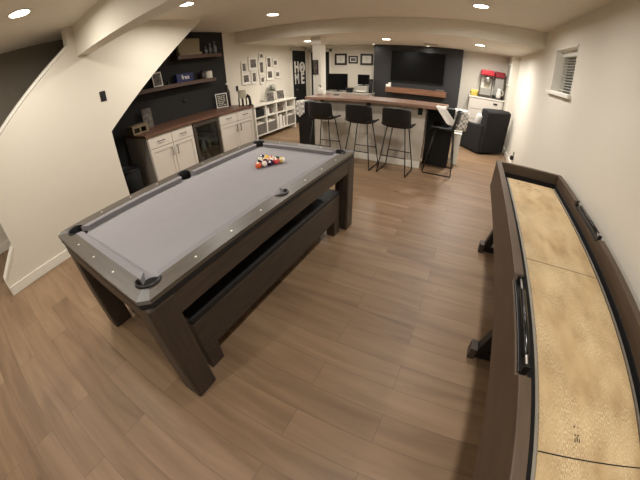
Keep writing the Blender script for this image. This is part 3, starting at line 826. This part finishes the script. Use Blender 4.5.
def framed(name, label, cat, axis, c, w, h, bw, fm, inner_m, matw=0.0, group=None, art=None):
    """a frame hung on a wall; axis 'y-' hangs on a back wall facing -y, 'x+' on the left wall facing +x"""
    t = thing(name, label, cat, c, 0, group)
    def R(bmx):
        if axis == 'x+': bmx.transform(Matrix.Translation(c) @ Matrix.Rotation(PI / 2, 4, 'Z'))
        else: bmx.transform(Matrix.Translation(c))
        return bmx
    bmx = B()
    prism(bmx, [[(-w / 2, -h / 2), (w / 2, -h / 2), (w / 2, h / 2), (-w / 2, h / 2)], [(-w / 2 + bw, -h / 2 + bw), (-w / 2 + bw, h / 2 - bw), (w / 2 - bw, h / 2 - bw), (w / 2 - bw, -h / 2 + bw)]], -.025, -.001, 'y')
    obj('frame', R(bmx), fm, t, bevel=.002)
    bmx = B(); box(bmx, -w / 2 + bw, w / 2 - bw, -.012, -.002, -h / 2 + bw, h / 2 - bw)
    obj('mount', R(bmx), 'paper', t)
    if inner_m:
        k_ = bw + matw
        bmx = B(); box(bmx, -w / 2 + k_, w / 2 - k_, -.014, -.012, -h / 2 + k_, h / 2 - k_)
        obj('print', R(bmx), inner_m, t)
    if art: art(t, R)
    return t
f = 8.2 / 8.0
def zf(z): return 1.62 + (z - 1.62) * f
def cert(t, R):
    bmx = B()
    for k_ in range(5):
        wv = (.10, .14, .08, .12, .06)[k_]
        box(bmx, -wv / 2, wv / 2, -.0145, -.0125, .06 - k_ * .028 - .003, .06 - k_ * .028 + .003)
    obj('lettering', R(bmx), 'greypanel', t)
framed('certificate', 'dark framed certificate on the left above the large monitor', 'certificate', 'y-', (-3.455 * f, YB, zf(1.81)), .37, .325, .055, 'darkframe', None, art=cert)
framed('picture_frame', 'small dark framed picture between the two certificates', 'picture', 'y-', (-3.085 * f, YB, zf(1.80)), .275, .21, .04, 'darkframe', 'photo', .025)
framed('certificate', 'dark framed certificate next to the black television wall', 'certificate', 'y-', (-2.695 * f, YB, zf(1.81)), .37, .315, .055, 'darkframe', None, art=cert)
framed('picture_frame', 'narrow dark picture hung on the white column', 'picture', 'y-', (-2.895, 5.45, 1.60), .115, .29, .02, 'darkframe', 'photo', .002)

# photo cluster on the left wall: (y, z, w, h)
def P_(a, b): return (210 + a / 4.57, 40 + b / 4.57)
cluster = [
    (5.27, 1.69, .19, .27, 'narrow white photo frame at the far left of the upper row'),
    (5.60, 1.76, .33, .33, 'largest white photo frame with a dark picture, upper left of the cluster'),
    (5.92, 1.93, .20, .18, 'topmost small photo frame of the wall cluster'),
    (5.90, 1.655, .22, .36, 'tall photo frame in the centre of the wall cluster'),
    (6.21, 1.765, .22, .33, 'tall pale photo frame right of the cluster centre'),
    (6.48, 1.755, .22, .21, 'small photo frame at the upper right of the cluster'),
    (5.31, 1.43, .29, .28, 'white photo frame at the lower left of the cluster'),
    (5.60, 1.44, .21, .31, 'tall white photo frame second in the lower row'),
    (5.91, 1.36, .20, .21, 'lowest small photo frame under the centre one'),
    (6.22, 1.465, .29, .29, 'square white photo frame in the lower right of the cluster'),
    (6.55, 1.455, .23, .21, 'small photo frame at the lower far right of the cluster')]
for y, z, w, h, lab in cluster:
    framed('photo_frame', lab, 'photo frame', 'x+', (XB + .002, y, z), w * 1.03, h * .98, .022, 'whiteframe', 'photo', min(w, h) * .14, 'family photo cluster on the left wall')

# HOME letters on the black door
hm = thing('home_sign', 'white HOME lettering hung on the black door', 'sign', (XB + .035, 7.62, 1.6))
def letter(t_, y, z, sx=1.0, sz=1.0, size=.36):
    bmx = text_bm(t_, size, .006, .004 if t_ == 'M' else .012)
    bmx.transform(Matrix.Translation((XB + .0421, y, z)) @ Matrix.Rotation(PI / 2, 4, 'Z') @ Matrix.Rotation(PI / 2, 4, 'X') @ Matrix.Diagonal((sx, sz, 1, 1)))
    return bmx
def outline(t_, y, z, sx, sz):
    obj('letter', letter(t_, y, z, sx, sz), 'paper', hm)
outline('H', 7.455, 1.60, .92, 1.2); outline('M', 7.455, 1.265, .86, 1.2); outline('E', 7.77, 1.265, 1.05, 1.2)
bmx = B(); tube(bmx, [(XB + .045, 7.755 + .115 * math.cos(2 * PI * k / 24), 1.60 + .135 * math.sin(2 * PI * k / 24)) for k in range(24)], .03, 6, True)
obj('letter', bmx, 'paper', hm)
bmx = B(); pts = []
for k in range(20):
    a = 2 * PI * k / 20; pts.append((7.755 + .0042 * 16 * math.sin(a) ** 3, 1.605 + .0042 * (13 * math.cos(a) - 5 * math.cos(2 * a) - 2 * math.cos(3 * a) - math.cos(4 * a))))
prism(bmx, [pts], XB + .0355, XB + .048, 'x'); obj('heart', bmx, 'paper', hm)

# ------------------------------------------------------------------ white cube shelf with baskets
XF = -4.28
su = thing('cube_shelf', 'low white two-row cube shelf with woven baskets along the left wall', 'shelf unit', (-4.46, 5.97, 0))
ya, yb, zt = 5.10, 6.82, .82
fr = B()
obj('shelf_top', mbox(XB + .01, XF + .02, ya - .03, yb + .03, zt - .03, zt), 'trim', su, bevel=.004)
cols = [ya + (yb - ya) * k / 4 for k in range(5)]
for k, y in enumerate(cols):
    yy = min(max(y, ya + .02), yb - .02)
    obj('upright', mbox(XB + .02, XF, yy - .02, yy + .02, 0 if k in (0, 4) else .13, zt - .03), 'trim', su)
for z in (.12, .53): obj('shelf_board', mbox(XB + .02, XF - .002, ya + .04, yb - .04, z - .015, z + .015), 'trim', su)
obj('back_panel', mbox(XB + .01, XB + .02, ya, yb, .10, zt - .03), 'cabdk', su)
def basket(y, w, label, h=.24):
    t = thing('woven_basket', label, 'basket', (-4.45, y, .135), 0, 'baskets in the white cube shelf')
    bmx = B()
    x0, x1 = XF - .27, XF - .01
    prism(bmx, [[(x0, y - w / 2), (x1, y - w / 2), (x1, y + w / 2), (x0, y + w / 2)], [(x0 + .012, y - w / 2 + .012), (x0 + .012, y + w / 2 - .012), (x1 - .012, y + w / 2 - .012), (x1 - .012, y - w / 2 + .012)]], .136, .136 + h)
    box(bmx, x0 + .012, x1 - .012, y - w / 2 + .012, y + w / 2 - .012, .136, .15)
    obj('basket_body', bmx, 'basket', t, bevel=.006)
    bmx = B(); grid(bmx, lambda u, v: (x0 + .015 + .23 * u, y - w / 2 + .014 + (w - .028) * v, .136 + h - .02 + .07 * (1 - abs(2 * u - 1) ** 2) + .02 * math.sin(9 * v + 4 * u)), 8, 8)
    obj('liner', bmx, 'linen', t, smooth=True)
yc = [(cols[i] + cols[i + 1]) / 2 for i in range(4)]
basket(yc[0], .36, 'grey woven basket in the lower left cubby of the white shelf')
basket(yc[1], .36, 'grey woven basket in the second lower cubby of the white shelf', .23)
basket(yc[3], .36, 'grey woven basket in the lower right cubby of the white shelf')
def book(y0_, th, h, m, label, z=.136, x1=XF - .02):
    t = thing('book', label, 'book', (x1 - .1, y0_, z))
    obj('cover', mbox(x1 - .2, x1, y0_, y0_ + th, z, z + h), m, t); obj('pages', mbox(x1 - .19, x1 + .001, y0_ + .006, y0_ + th - .006, z + .006, z + h - .004), 'paper', t)
book(yc[2] - .17, .05, .30, 'darkframe', 'dark tall binder in the third lower cubby of the white shelf')
book(yc[2] - .10, .12, .32, 'whiteframe', 'white wide binder in the third lower cubby of the white shelf')
book(yc[2] + .05, .08, .28, 'beige', 'beige binder in the third lower cubby of the white shelf')
bmx = B(); box(bmx, XF - .25, XF - .02, yc[0] - .18, yc[0] + .16, .546, .71); tag(obj('storage_bin', bmx, 'black', bevel=.01), 'black bin in the upper left cubby of the white shelf', 'bin')
bmx = B(); lathe(bmx, [(.05, .546), (.055, .56), (.055, .66), (.045, .70)], (XF - .1, yc[1] - .06, 0), 14); tag(obj('jar', bmx, 'paper', smooth=True), 'white jar in the second upper cubby of the white shelf', 'jar')
bmx = B(); lathe(bmx, [(.04, .546), (.05, .58), (.03, .66), (.02, .70)], (XF - .1, yc[1] + .07, 0), 14); tag(obj('vase', bmx, 'brownobj', smooth=True), 'dark vase in the second upper cubby of the white shelf', 'vase')
bmx = B(); box(bmx, XF - .25, XF - .03, yc[2] - .17, yc[2] + .10, .546, .66); tag(obj('storage_bin', bmx, 'brownobj', bevel=.01), 'brown bin in the third upper cubby of the white shelf', 'bin')
bmx = B(); box(bmx, XF - .25, XF - .03, yc[3] - .17, yc[3] + .17, .546, .60); tag(obj('folded_cloth', bmx, 'linen', bevel=.02), 'folded pale cloth in the upper right cubby of the white shelf', 'cloth')
# on top
def standing_frame(name, label, c, w, h, rz, fm='whiteframe', inner_m='photo', cat='photo frame', tilt=-.12, bw=.02):
    t = thing(name, label, cat, c, rz)
    T = PM[t.name] @ Matrix.Rotation(tilt, 4, 'X')
    bmx = B(); box(bmx, -w / 2, w / 2, 0, .015, 0, h); bmx.transform(T); obj('frame', bmx, fm, t, bevel=.003)
    bmx = B(); box(bmx, -w / 2 + bw, w / 2 - bw, -.002, 0, bw, h - bw); bmx.transform(T); obj('print', bmx, inner_m, t)
    bmx = B(); box(bmx, -.02, .02, .018, .022, .0, h * .7); bmx.transform(PM[t.name] @ Matrix.Translation((0, h * .22, 0)) @ Matrix.Rotation(.28, 4, 'X')); obj('easel', bmx, fm, t)
    return t
standing_frame('photo_frame', 'pale photo frame standing left of the plant on the cube shelf', (-4.40, 5.90, .822), .22, .24, 1.2, 'greypanel')
standing_frame('photo_frame', 'white photo frame standing right of the plant on the cube shelf', (-4.40, 6.34, .822), .25, .25, 1.2)
pl = thing('potted_plant', 'small bushy green plant in a white pot on the cube shelf', 'plant', (-4.50, 6.11, .82))
bmx = B(); lathe(bmx, [(.045, .82), (.06, .84), (.07, .94), (.06, .945), (.055, .93)], (-4.50, 6.11, 0), 16); obj('pot', bmx, 'terra', pl, smooth=True)
bmx = B()
for k in range(120):
    a, e = random.uniform(0, 2 * PI), random.uniform(-.3, 1.4); rr = random.uniform(.03, .13)
    c = Vector((-4.50 + rr * math.cos(e) * math.cos(a), 6.11 + rr * math.cos(e) * math.sin(a), 1.06 + rr * math.sin(e) * 1.1))
    d = Vector((math.cos(a), math.sin(a), .6)).normalized(); s_ = d.cross(Vector((0, 0, 1))).normalized()
    l = .05; w_ = .016
    v = [bm_ for bm_ in (bmx.verts.new(c), bmx.verts.new(c + d * l * .5 + s_ * w_), bmx.verts.new(c + d * l), bmx.verts.new(c + d * l * .5 - s_ * w_))]
    bmx.faces.new(v)
obj('foliage', bmx, 'green', pl)
bmx = B(); tube(bmx, [(-4.50, 6.11, .93), (-4.495, 6.115, 1.02), (-4.50, 6.11, 1.10)], .008); obj('stem', bmx, 'green', pl)

# ------------------------------------------------------------------ nook: cabinets, cooler, counter
FX = -3.94
def base_cabinet(name, label, y0_, y1_):
    t = thing(name, label, 'cabinet', (-4.28, (y0_ + y1_) / 2, 0), 0, 'white base cabinets in the nook')
    obj('carcass', mbox(XB + .003, FX - .02, y0_, y1_, .10, .88), 'cab', t)
    obj('toe_kick', mbox(XB + .003, FX - .09, y0_, y1_, 0, .10), 'black', t)
    ym = (y0_ + y1_) / 2
    for a, b2, hy_ in ((y0_ + .006, ym - .004, ym - .05), (ym + .004, y1_ - .006, ym + .05)):
        # shaker drawer and door
        d = B(); box(d, FX - .02, FX, a, b2, .695, .865); dw = obj('drawer', d, 'cab', t, bevel=.003)
        bmx = B(); c_ = (a + b2) / 2
        tube(bmx, [(FX, c_ - .055, .785), (FX + .028, c_ - .055, .785), (FX + .028, c_ + .055, .785), (FX, c_ + .055, .785)], .006, 6); obj('handle', bmx, 'blackplastic', dw)
        d = B(); s_ = .055
        prism(d, [[(a, .115), (b2, .115), (b2, .685), (a, .685)], [(a + s_, .115 + s_), (a + s_, .685 - s_), (b2 - s_, .685 - s_), (b2 - s_, .115 + s_)]], FX - .02, FX, 'x')
        box(d, FX - .02, FX - .010, a + s_, b2 - s_, .115 + s_, .685 - s_)
        dd = obj('door', d, 'cab', t, bevel=.002)
        bmx = B(); tube(bmx, [(FX, hy_, .50), (FX + .028, hy_, .50), (FX + .028, hy_, .63), (FX, hy_, .63)], .006, 6); obj('handle', bmx, 'blackplastic', dd)
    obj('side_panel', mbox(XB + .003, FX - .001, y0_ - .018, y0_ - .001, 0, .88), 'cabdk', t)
    return t
base_cabinet('base_cabinet', 'white two door base cabinet left of the drinks cooler', 2.21, 3.07)
base_cabinet('base_cabinet', 'white two door base cabinet right of the drinks cooler', 3.70, 4.63)
wc = thing('drinks_cooler', 'dark glass fronted drinks cooler between the white cabinets', 'drinks cooler', (-4.28, 3.385, 0))
cb = B(); ya_, yb_ = 3.085, 3.665
box(cb, XB + .02, FX - .03, ya_, ya_ + .02, .02, .87); box(cb, XB + .02, FX - .03, yb_ - .02, yb_, .02, .87); box(cb, XB + .02, XB + .04, ya_, yb_, .02, .87); box(cb, XB + .02, FX - .03, ya_, yb_, .02, .10); box(cb, XB + .02, FX - .03, ya_, yb_, .84, .87)
obj('cooler_body', cb, 'black', wc)
dfm = B(); prism(dfm, [[(ya_, .10), (yb_, .10), (yb_, .865), (ya_, .865)], [(ya_ + .05, .15), (ya_ + .05, .80), (yb_ - .05, .80), (yb_ - .05, .15)]], FX - .025, FX + .005, 'x')
dor = obj('door_frame', dfm, 'steel', wc, bevel=.003)
gl = bpy.data.materials.new('cooler_glass'); gl.use_nodes = True
nt = gl.node_tree; nt.nodes.remove(nt.nodes['Principled BSDF'])
tr = nt.nodes.new('ShaderNodeBsdfTransparent'); tr.inputs[0].default_value = (.78, .84, .84, 1)
gs_ = nt.nodes.new('ShaderNodeBsdfGlossy'); gs_.inputs['Roughness'].default_value = .05
mxs = nt.nodes.new('ShaderNodeMixShader'); mxs.inputs[0].default_value = .08
nt.links.new(tr.outputs[0], mxs.inputs[1]); nt.links.new(gs_.outputs[0], mxs.inputs[2]); nt.links.new(mxs.outputs[0], nt.nodes['Material Output'].inputs[0])
M['coolerglass'] = gl
obj('glass_pane', mbox(FX - .012, FX - .006, ya_ + .05, yb_ - .05, .15, .80), 'coolerglass', dor)
for z in (.34, .58): obj('rack', mbox(XB + .05, FX - .06, ya_ + .02, yb_ - .02, z - .006, z), 'steel', wc)
bmx = B(); tube(bmx, [(FX + .004, yb_ - .025, .30), (FX + .035, yb_ - .025, .30), (FX + .035, yb_ - .025, .66), (FX + .004, yb_ - .025, .66)], .008, 8); obj('handle', bmx, 'steel', dor)
def bottle(y, z, h, rad, m, label, x=FX - .16, grp='bottles and cans in the drinks cooler'):
    bmx = B(); lathe(bmx, [(rad * .9, z), (rad, z + .01), (rad, z + h * .6), (rad * .4, z + h * .8), (rad * .38, z + h)], (x, y, 0), 12)
    tag(obj('drink_bottle', bmx, m, smooth=True), label, 'bottle', grp)
bottle(3.20, .34, .20, .045, 'paper', 'white bottle on the cooler shelf at the left')
bottle(3.36, .34, .22, .04, 'clear', 'clear bottle on the middle cooler shelf')
bottle(3.50, .34, .18, .04, 'green', 'green bottle at the right of the cooler shelf')
bottle(3.24, .58, .18, .035, 'steel', 'grey bottle on the upper cooler shelf')
bottle(3.42, .10, .20, .045, 'brownobj', 'brown bottle at the bottom of the cooler')
bottle(3.28, .10, .18, .045, 'clear', 'pale bottle at the bottom left of the cooler')
tag(obj('wood_countertop', mbox(XB, FX + .025, 2.17, 4.66, .88, .92), 'butcher', bevel=.004), 'long walnut countertop over the white nook cabinets', 'countertop')
def fshelf(y0_, y1_, z, label):
    return tag(obj('floating_shelf', mbox(XB, -4.40, y0_, y1_, z, z + .065), 'shelfwood', bevel=.003), label, 'shelf')
fshelf(2.45, 4.19, 1.485, 'lower long dark walnut floating shelf in the nook')
fshelf(3.36, 4.41, 1.945, 'upper short dark walnut floating shelf in the nook')
# on the shelves
standing_frame('photo_frame', 'white photo frame leaning at the left of the lower floating shelf', (-4.47, 2.93, 1.551), .17, .24, 1.35)
bs = thing('blue_sign', 'blue box with white script lettering on the lower floating shelf', 'sign', (-4.50, 3.49, 1.55))
obj('sign_box', mbox(-4.56, -4.48, 3.33, 3.70, 1.55, 1.70), 'blue', bs, bevel=.003)
bmx = text_bm('free', .11, .001); bmx.transform(Matrix.Translation((-4.478, 3.52, 1.632)) @ Matrix.Rotation(PI / 2, 4, 'Z') @ Matrix.Rotation(PI / 2, 4, 'X')); obj('lettering', bmx, 'paper', bs)
jr = thing('dark_jar', 'dark jar left of the pale canister on the lower shelf', 'jar', (-4.5, 3.97, 1.55))
bmx = B(); lathe(bmx, [(.05, 1.55), (.052, 1.56), (.052, 1.68), (.04, 1.69)], (-4.5, 3.95, 0), 16); obj('jar_body', bmx, 'darkframe', jr, smooth=True)
bmx = B(); lathe(bmx, [(.042, 1.69), (.042, 1.71), (.01, 1.715)], (-4.5, 3.95, 0), 16); obj('lid', bmx, 'black', jr)
cn = thing('canister', 'pale canister at the right end of the lower floating shelf', 'canister', (-4.5, 4.11, 1.55))
bmx = B(); lathe(bmx, [(.068, 1.55), (.07, 1.56), (.07, 1.68)], (-4.5, 4.10, 0), 18); obj('canister_body', bmx, 'linen', cn, smooth=True)
bmx = B(); lathe(bmx, [(.072, 1.68), (.072, 1.70), (.02, 1.705)], (-4.5, 4.10, 0), 18); obj('lid', bmx, 'brownobj', cn)
bmx = B(); rbox(bmx, -4.5, 3.15, 1.575, .05, .05, .05); tag(obj('small_figurine', bmx, 'black', bevel=.012), 'small black figurine right of the photo on the lower shelf', 'figurine')
bb = thing('beige_case', 'wide beige case standing on the upper floating shelf', 'case', (-4.5, 3.72, 2.01))
bmx = B(); box(bmx, -.04, .04, -.27, .22, .04, .30); bmx.transform(Matrix.Translation((-4.51, 3.70, 2.01)) @ Matrix.Rotation(.10, 4, 'Y')); obj('case_body', bmx, 'beige', bb, bevel=.01)
obj('case_foot', mbox(-4.56, -4.42, 3.42, 3.93, 2.011, 2.055), 'beige', bb, bevel=.004)
def decanter(y, h, rad, lab):
    t = thing('decanter', lab, 'decanter', (-4.5, y, 2.01), 0, 'glass decanters on the upper shelf')
    bmx = B(); lathe(bmx, [(rad, 2.011), (rad, 2.011 + h * .55), (rad * .4, 2.011 + h * .7), (rad * .4, 2.011 + h * .82)], (-4.5, y, 0), 12); obj('flask', bmx, 'clear', t, smooth=True)
    bmx = B(); lathe(bmx, [(.012, 2.011 + h * .82), (.028, 2.011 + h * .9), (.01, 2.011 + h)], (-4.5, y, 0), 10); obj('stopper', bmx, 'clear', t, smooth=True)
decanter(4.10, .15, .035, 'short glass decanter at the left of the group on the upper shelf')
decanter(4.21, .20, .03, 'slim glass decanter in the middle of the group on the upper shelf')
decanter(4.33, .24, .045, 'tall bright glass decanter at the right end of the upper shelf')
# wall plates
def plate_x(name, label, cat, x, y, z, w=.075, h=.12):
    t = thing(name, label, cat, (x, y, z))
    obj('cover_plate', mbox(x, x + .006, y - w / 2, y + w / 2, z - h / 2, z + h / 2), 'blackplastic', t, bevel=.002)
    obj('rocker', mbox(x + .006, x + .010, y - .018, y + .018, z - .035, z + .035), 'black', t)
plate_x('light_switch', 'black light switch on the cream stair wall', 'light switch', XL, 1.575, 1.60)
plate_x('wall_outlet', 'black wall outlet between the nook and the photo cluster', 'outlet', XB, 4.985, 1.24)
wd = thing('wall_dial', 'round black dial on the charcoal nook wall', 'wall dial', (XB, 3.53, 1.22))
bmx = B(); lathe(bmx, [(.055, 0), (.055, .012), (.045, .02)], seg=20); bmx.transform(Matrix.Translation((XB, 3.53, 1.22)) @ Matrix.Rotation(PI / 2, 4, 'Y')); obj('dial_body', bmx, 'black', wd)
bmx = B(); lathe(bmx, [(.03, .02), (.026, .026)], seg=16); bmx.transform(Matrix.Translation((XB, 3.53, 1.22)) @ Matrix.Rotation(PI / 2, 4, 'Y')); obj('dial_face', bmx, 'blackplastic', wd)
ro = thing('plugged_outlet', 'black outlet with a plugged in adapter low on the right wall', 'outlet', (XR, 6.0, .28))
obj('cover_plate', mbox(XR - .006, XR, 5.93, 6.01, .21, .34), 'blackplastic', ro, bevel=.002)
obj('adapter', mbox(XR - .06, XR - .006, 5.86, 5.95, .20, .27), 'black', ro, bevel=.006)
# counter ornaments
sg = standing_frame('quote_sign', 'white sign with dark lettering leaning on the counter by the nook wall', (-4.50, 4.37, .922), .25, .29, 1.1, 'paper', 'darkframe', 'sign', -.1, .02)
bmx = B()
for k_ in range(6):
    xx = -.085
    for wd_ in ((.05, .03, .06), (.03, .08), (.07, .07), (.04, .04, .05), (.1, .04), (.06, .03, .04))[k_]:
        box(bmx, xx, xx + wd_, -.004, -.002, .045 + k_ * .036, .045 + k_ * .036 + .017); xx += wd_ + .014
bmx.transform(PM[sg.name] @ Matrix.Rotation(-.1, 4, 'X')); obj('lettering', bmx, 'linen', sg)
bt = thing('liquor_bottle', 'dark bottle with a white cap behind the lettered sign', 'bottle', (-4.53, 4.585, .92))
bmx = B(); lathe(bmx, [(.045, .92), (.048, .93), (.048, 1.22), (.02, 1.30), (.018, 1.36)], (-4.53, 4.585, 0), 14); obj('bottle_body', bmx, 'darkframe', bt, smooth=True)
bmx = B(); lathe(bmx, [(.021, 1.36), (.021, 1.40)], (-4.53, 4.585, 0), 12); obj('cap', bmx, 'paper', bt)
lp_ = thing('table_lamp', 'small lamp with a pale drum shade on the wooden counter end', 'lamp', (-4.10, 4.55, .92))
for dx_ in (-.045, .045):
    for dy_ in (-.06, .06):
        bmx = B(); box(bmx, -4.10 + dx_ - .01, -4.10 + dx_ + .01, 4.55 + dy_ - .01, 4.55 + dy_ + .01, .92, 1.08); obj('leg', bmx, 'darkframe', lp_)
bmx = B(); lathe(bmx, [(.085, 1.08), (.082, 1.08), (.080, 1.235), (.02, 1.237)], (-4.10, 4.55, 0), 20); obj('lamp_shade', bmx, 'shade', lp_, smooth=True)
hs = thing('horse_figurine', 'dark horse head figurine at the end of the wooden counter', 'figurine', (-3.96, 4.61, .92))
bmx = B(); box(bmx, -3.995, -3.925, 4.58, 4.65, .92, .94); obj('plinth', bmx, 'black', hs, bevel=.003)
bmx = B(); tube(bmx, [(-3.96, 4.615, .94), (-3.96, 4.612, 1.02), (-3.965, 4.60, 1.10), (-3.975, 4.575, 1.125), (-3.98, 4.54, 1.09)], [.03, .027, .027, .03, .016], 10); obj('horse_head', bmx, 'black', hs, smooth=True)
cr_ = thing('wooden_crate', 'small open wooden crate with three holes at the left end of the counter', 'crate', (-4.35, 2.33, .92))
bmx = B()
cx_, cy_ = -4.36, 2.32
def crate_boards(bmx):
    pts = [(cy_ - .14, .922), (cy_ + .14, .922), (cy_ + .14, 1.04), (cy_ - .14, 1.04)]
    holes = [[(cy_ - .115 + k * .12, .945), (cy_ - .115 + k * .12, 1.015), (cy_ - .025 + k * .12, 1.015), (cy_ - .025 + k * .12, .945)] for k in range(2)]
    prism(bmx, [pts] + holes, cx_ + .08, cx_ + .10, 'x')
    prism(bmx, [pts], cx_ - .10, cx_ - .08, 'x')
    for y in (cy_ - .14, cy_ + .12): box(bmx, cx_ - .08, cx_ + .08, y, y + .02, .922, 1.04)
    box(bmx, cx_ - .10, cx_ + .10, cy_ - .14, cy_ + .14, 1.04, 1.055)
crate_boards(bmx); obj('crate_boards', bmx, 'wooddoll', cr_)
obj('crate_floor', mbox(cx_ - .08, cx_ + .08, cy_ - .12, cy_ + .12, .921, .93), 'darkframe', cr_)
standing_frame('photo_frame', 'tall pale photo panel leaning behind the wooden crate', (-4.46, 2.60, .922), .16, .33, 1.2, 'brownobj')
bk = thing('waste_bin', 'dark bin standing in the shadowed left corner of the nook', 'waste bin', (-4.15, 1.85, 0))
bmx = B(); lathe(bmx, [(.14, 0), (.17, .5), (.16, .5), (.13, .02)], (-4.15, 1.88, 0), 20); obj('bin_body', bmx, 'darkgap', bk, smooth=True)
bmx = B(); tube(bmx, [(-4.15 + .17 * math.cos(2 * PI * k / 24), 1.88 + .17 * math.sin(2 * PI * k / 24), .50) for k in range(24)], .01, 6, True); obj('bin_rim', bmx, 'blackplastic', bk, smooth=True)

# ------------------------------------------------------------------ ceiling fixtures and bare lamps
def recessed(x, y, z, label, power, rad=.085, lens='lamp'):
    t = thing('recessed_light', label, 'ceiling light', (x, y, z), 0, 'recessed ceiling lights')
    bmx = B(); lathe(bmx, [(rad + .022, -.001), (rad + .018, -.006), (rad, -.006), (rad - .004, -.001)], (x, y, z), 28); obj('trim_ring', bmx, 'trim', t, smooth=True)
    bmx = B(); lathe(bmx, [(rad - .002, -.0065), (rad - .002, -.0085)], (x, y, z), 28); obj('lens', bmx, lens, t)
    if power:
        li = bpy.data.lights.new('disk_light', 'AREA'); li.shape = 'DISK'; li.size = rad * 2; li.energy = power; li.color = (1.0, .965, .93) if x > 0 else (1.0, .945, .87); li.spread = math.radians(172)
        lo = bpy.data.objects.new('disk_light', li); C.objects.link(lo); lo.location = (x, y, z - .02)
PWR = 23
recessed(-2.80, .615, ZC, 'recessed ceiling light above the half wall of the stairs, nearest', PWR * .84)
recessed(-2.82, 2.34, ZC, 'recessed ceiling light by the upper end of the nook slope', PWR)
recessed(-2.82, 3.97, ZC, 'recessed ceiling light in front of the soffit on the left', PWR)
recessed(.054, 3.90, ZC, 'recessed ceiling light in front of the soffit on the right', PWR)
recessed(.13, 6.13, ZS, 'recessed soffit light over the way to the recliner', PWR * 2.0)
recessed(-1.71, 6.27, ZS, 'recessed soffit light above the middle of the bar', PWR * 1.25)
recessed(-3.48, 6.20, ZS, 'recessed soffit light behind the column', PWR * 1.0)
def lamp(x, y, z, power):
    li = bpy.data.lights.new('disk_light', 'AREA'); li.shape = 'DISK'; li.size = .15; li.energy = power; li.color = (1.0, .965, .93) if x > 0 else (1.0, .945, .87); li.spread = math.radians(172)
    lo = bpy.data.objects.new('disk_light', li); C.objects.link(lo); lo.location = (x, y, z - .02)
lamp(.054, 2.3, ZC, PWR * .66); lamp(.054, .2, ZC, PWR * .85); lamp(-1.3, -.9, ZC, PWR * .7); lamp(.35, 7.2, ZS, PWR * .75); lamp(-3.2, 7.1, ZS, PWR * .35); lamp(-4.0, -.9, ZC, PWR * .7); lamp(-2.8, -1.2, ZC, PWR * .35)  # far corner, office and stairwell lamps are added fill with no fixture
recessed(-2.40, 7.62, ZS, 'small puck light over the left end of the television wall', 1.2, .035, 'lampdim')
recessed(-1.04, 7.62, ZS, 'small puck light over the right half of the television', 1.2, .035, 'lampdim')
vt = thing('ceiling_vent', 'dark slotted air vent in the soffit before the television', 'air vent', (-.9, 6.9, ZS))
obj('vent_frame', mbox(-1.05, -.75, 6.95, 7.07, ZS - .008, ZS - .001), 'greypanel', vt)
bmx = B()
for k in range(5): box(bmx, -1.03, -.77, 6.962 + k * .021, 6.972 + k * .021, ZS - .010, ZS - .008)
obj('slots', bmx, 'black', vt)

# ------------------------------------------------------------------ world, camera, view
w = bpy.data.worlds.new('World'); S.world = w; w.use_nodes = True
bg_ = w.node_tree.nodes['Background']; bg_.inputs[0].default_value = (1.0, .92, .80, 1); bg_.inputs[1].default_value = .02
S.view_settings.view_transform = 'Standard'; S.view_settings.look = 'None'; S.view_settings.exposure = 0.0

cam = bpy.data.cameras.new('camera'); co = bpy.data.objects.new('camera', cam); C.objects.link(co); S.camera = co
R = Matrix(((0.8891244873234391, 0.4573234820879476, -0.01768837959753152), (-0.24302045407727269, 0.5045227598982717, 0.8284913057146146), (0.38781271890167274, -0.7323332694037501, 0.5597225005147698)))
co.matrix_world = Matrix.Translation((0, 0, 1.62)) @ R.transposed().to_4x4()
cam.type = 'PANO'; cam.sensor_fit = 'HORIZONTAL'; cam.sensor_width = 36; cam.sensor_height = 27; cam.clip_start = .01
cc = cam
cc.panorama_type = 'FISHEYE_LENS_POLYNOMIAL'; cc.fisheye_fov = math.radians(200)
K = (0.062138509029703554, 0.00015714126306470174, -3.973817065869204e-05, 9.63784801052579e-07)
cc.fisheye_polynomial_k0 = 0
cc.fisheye_polynomial_k1, cc.fisheye_polynomial_k2, cc.fisheye_polynomial_k3, cc.fisheye_polynomial_k4 = [-k for k in K]
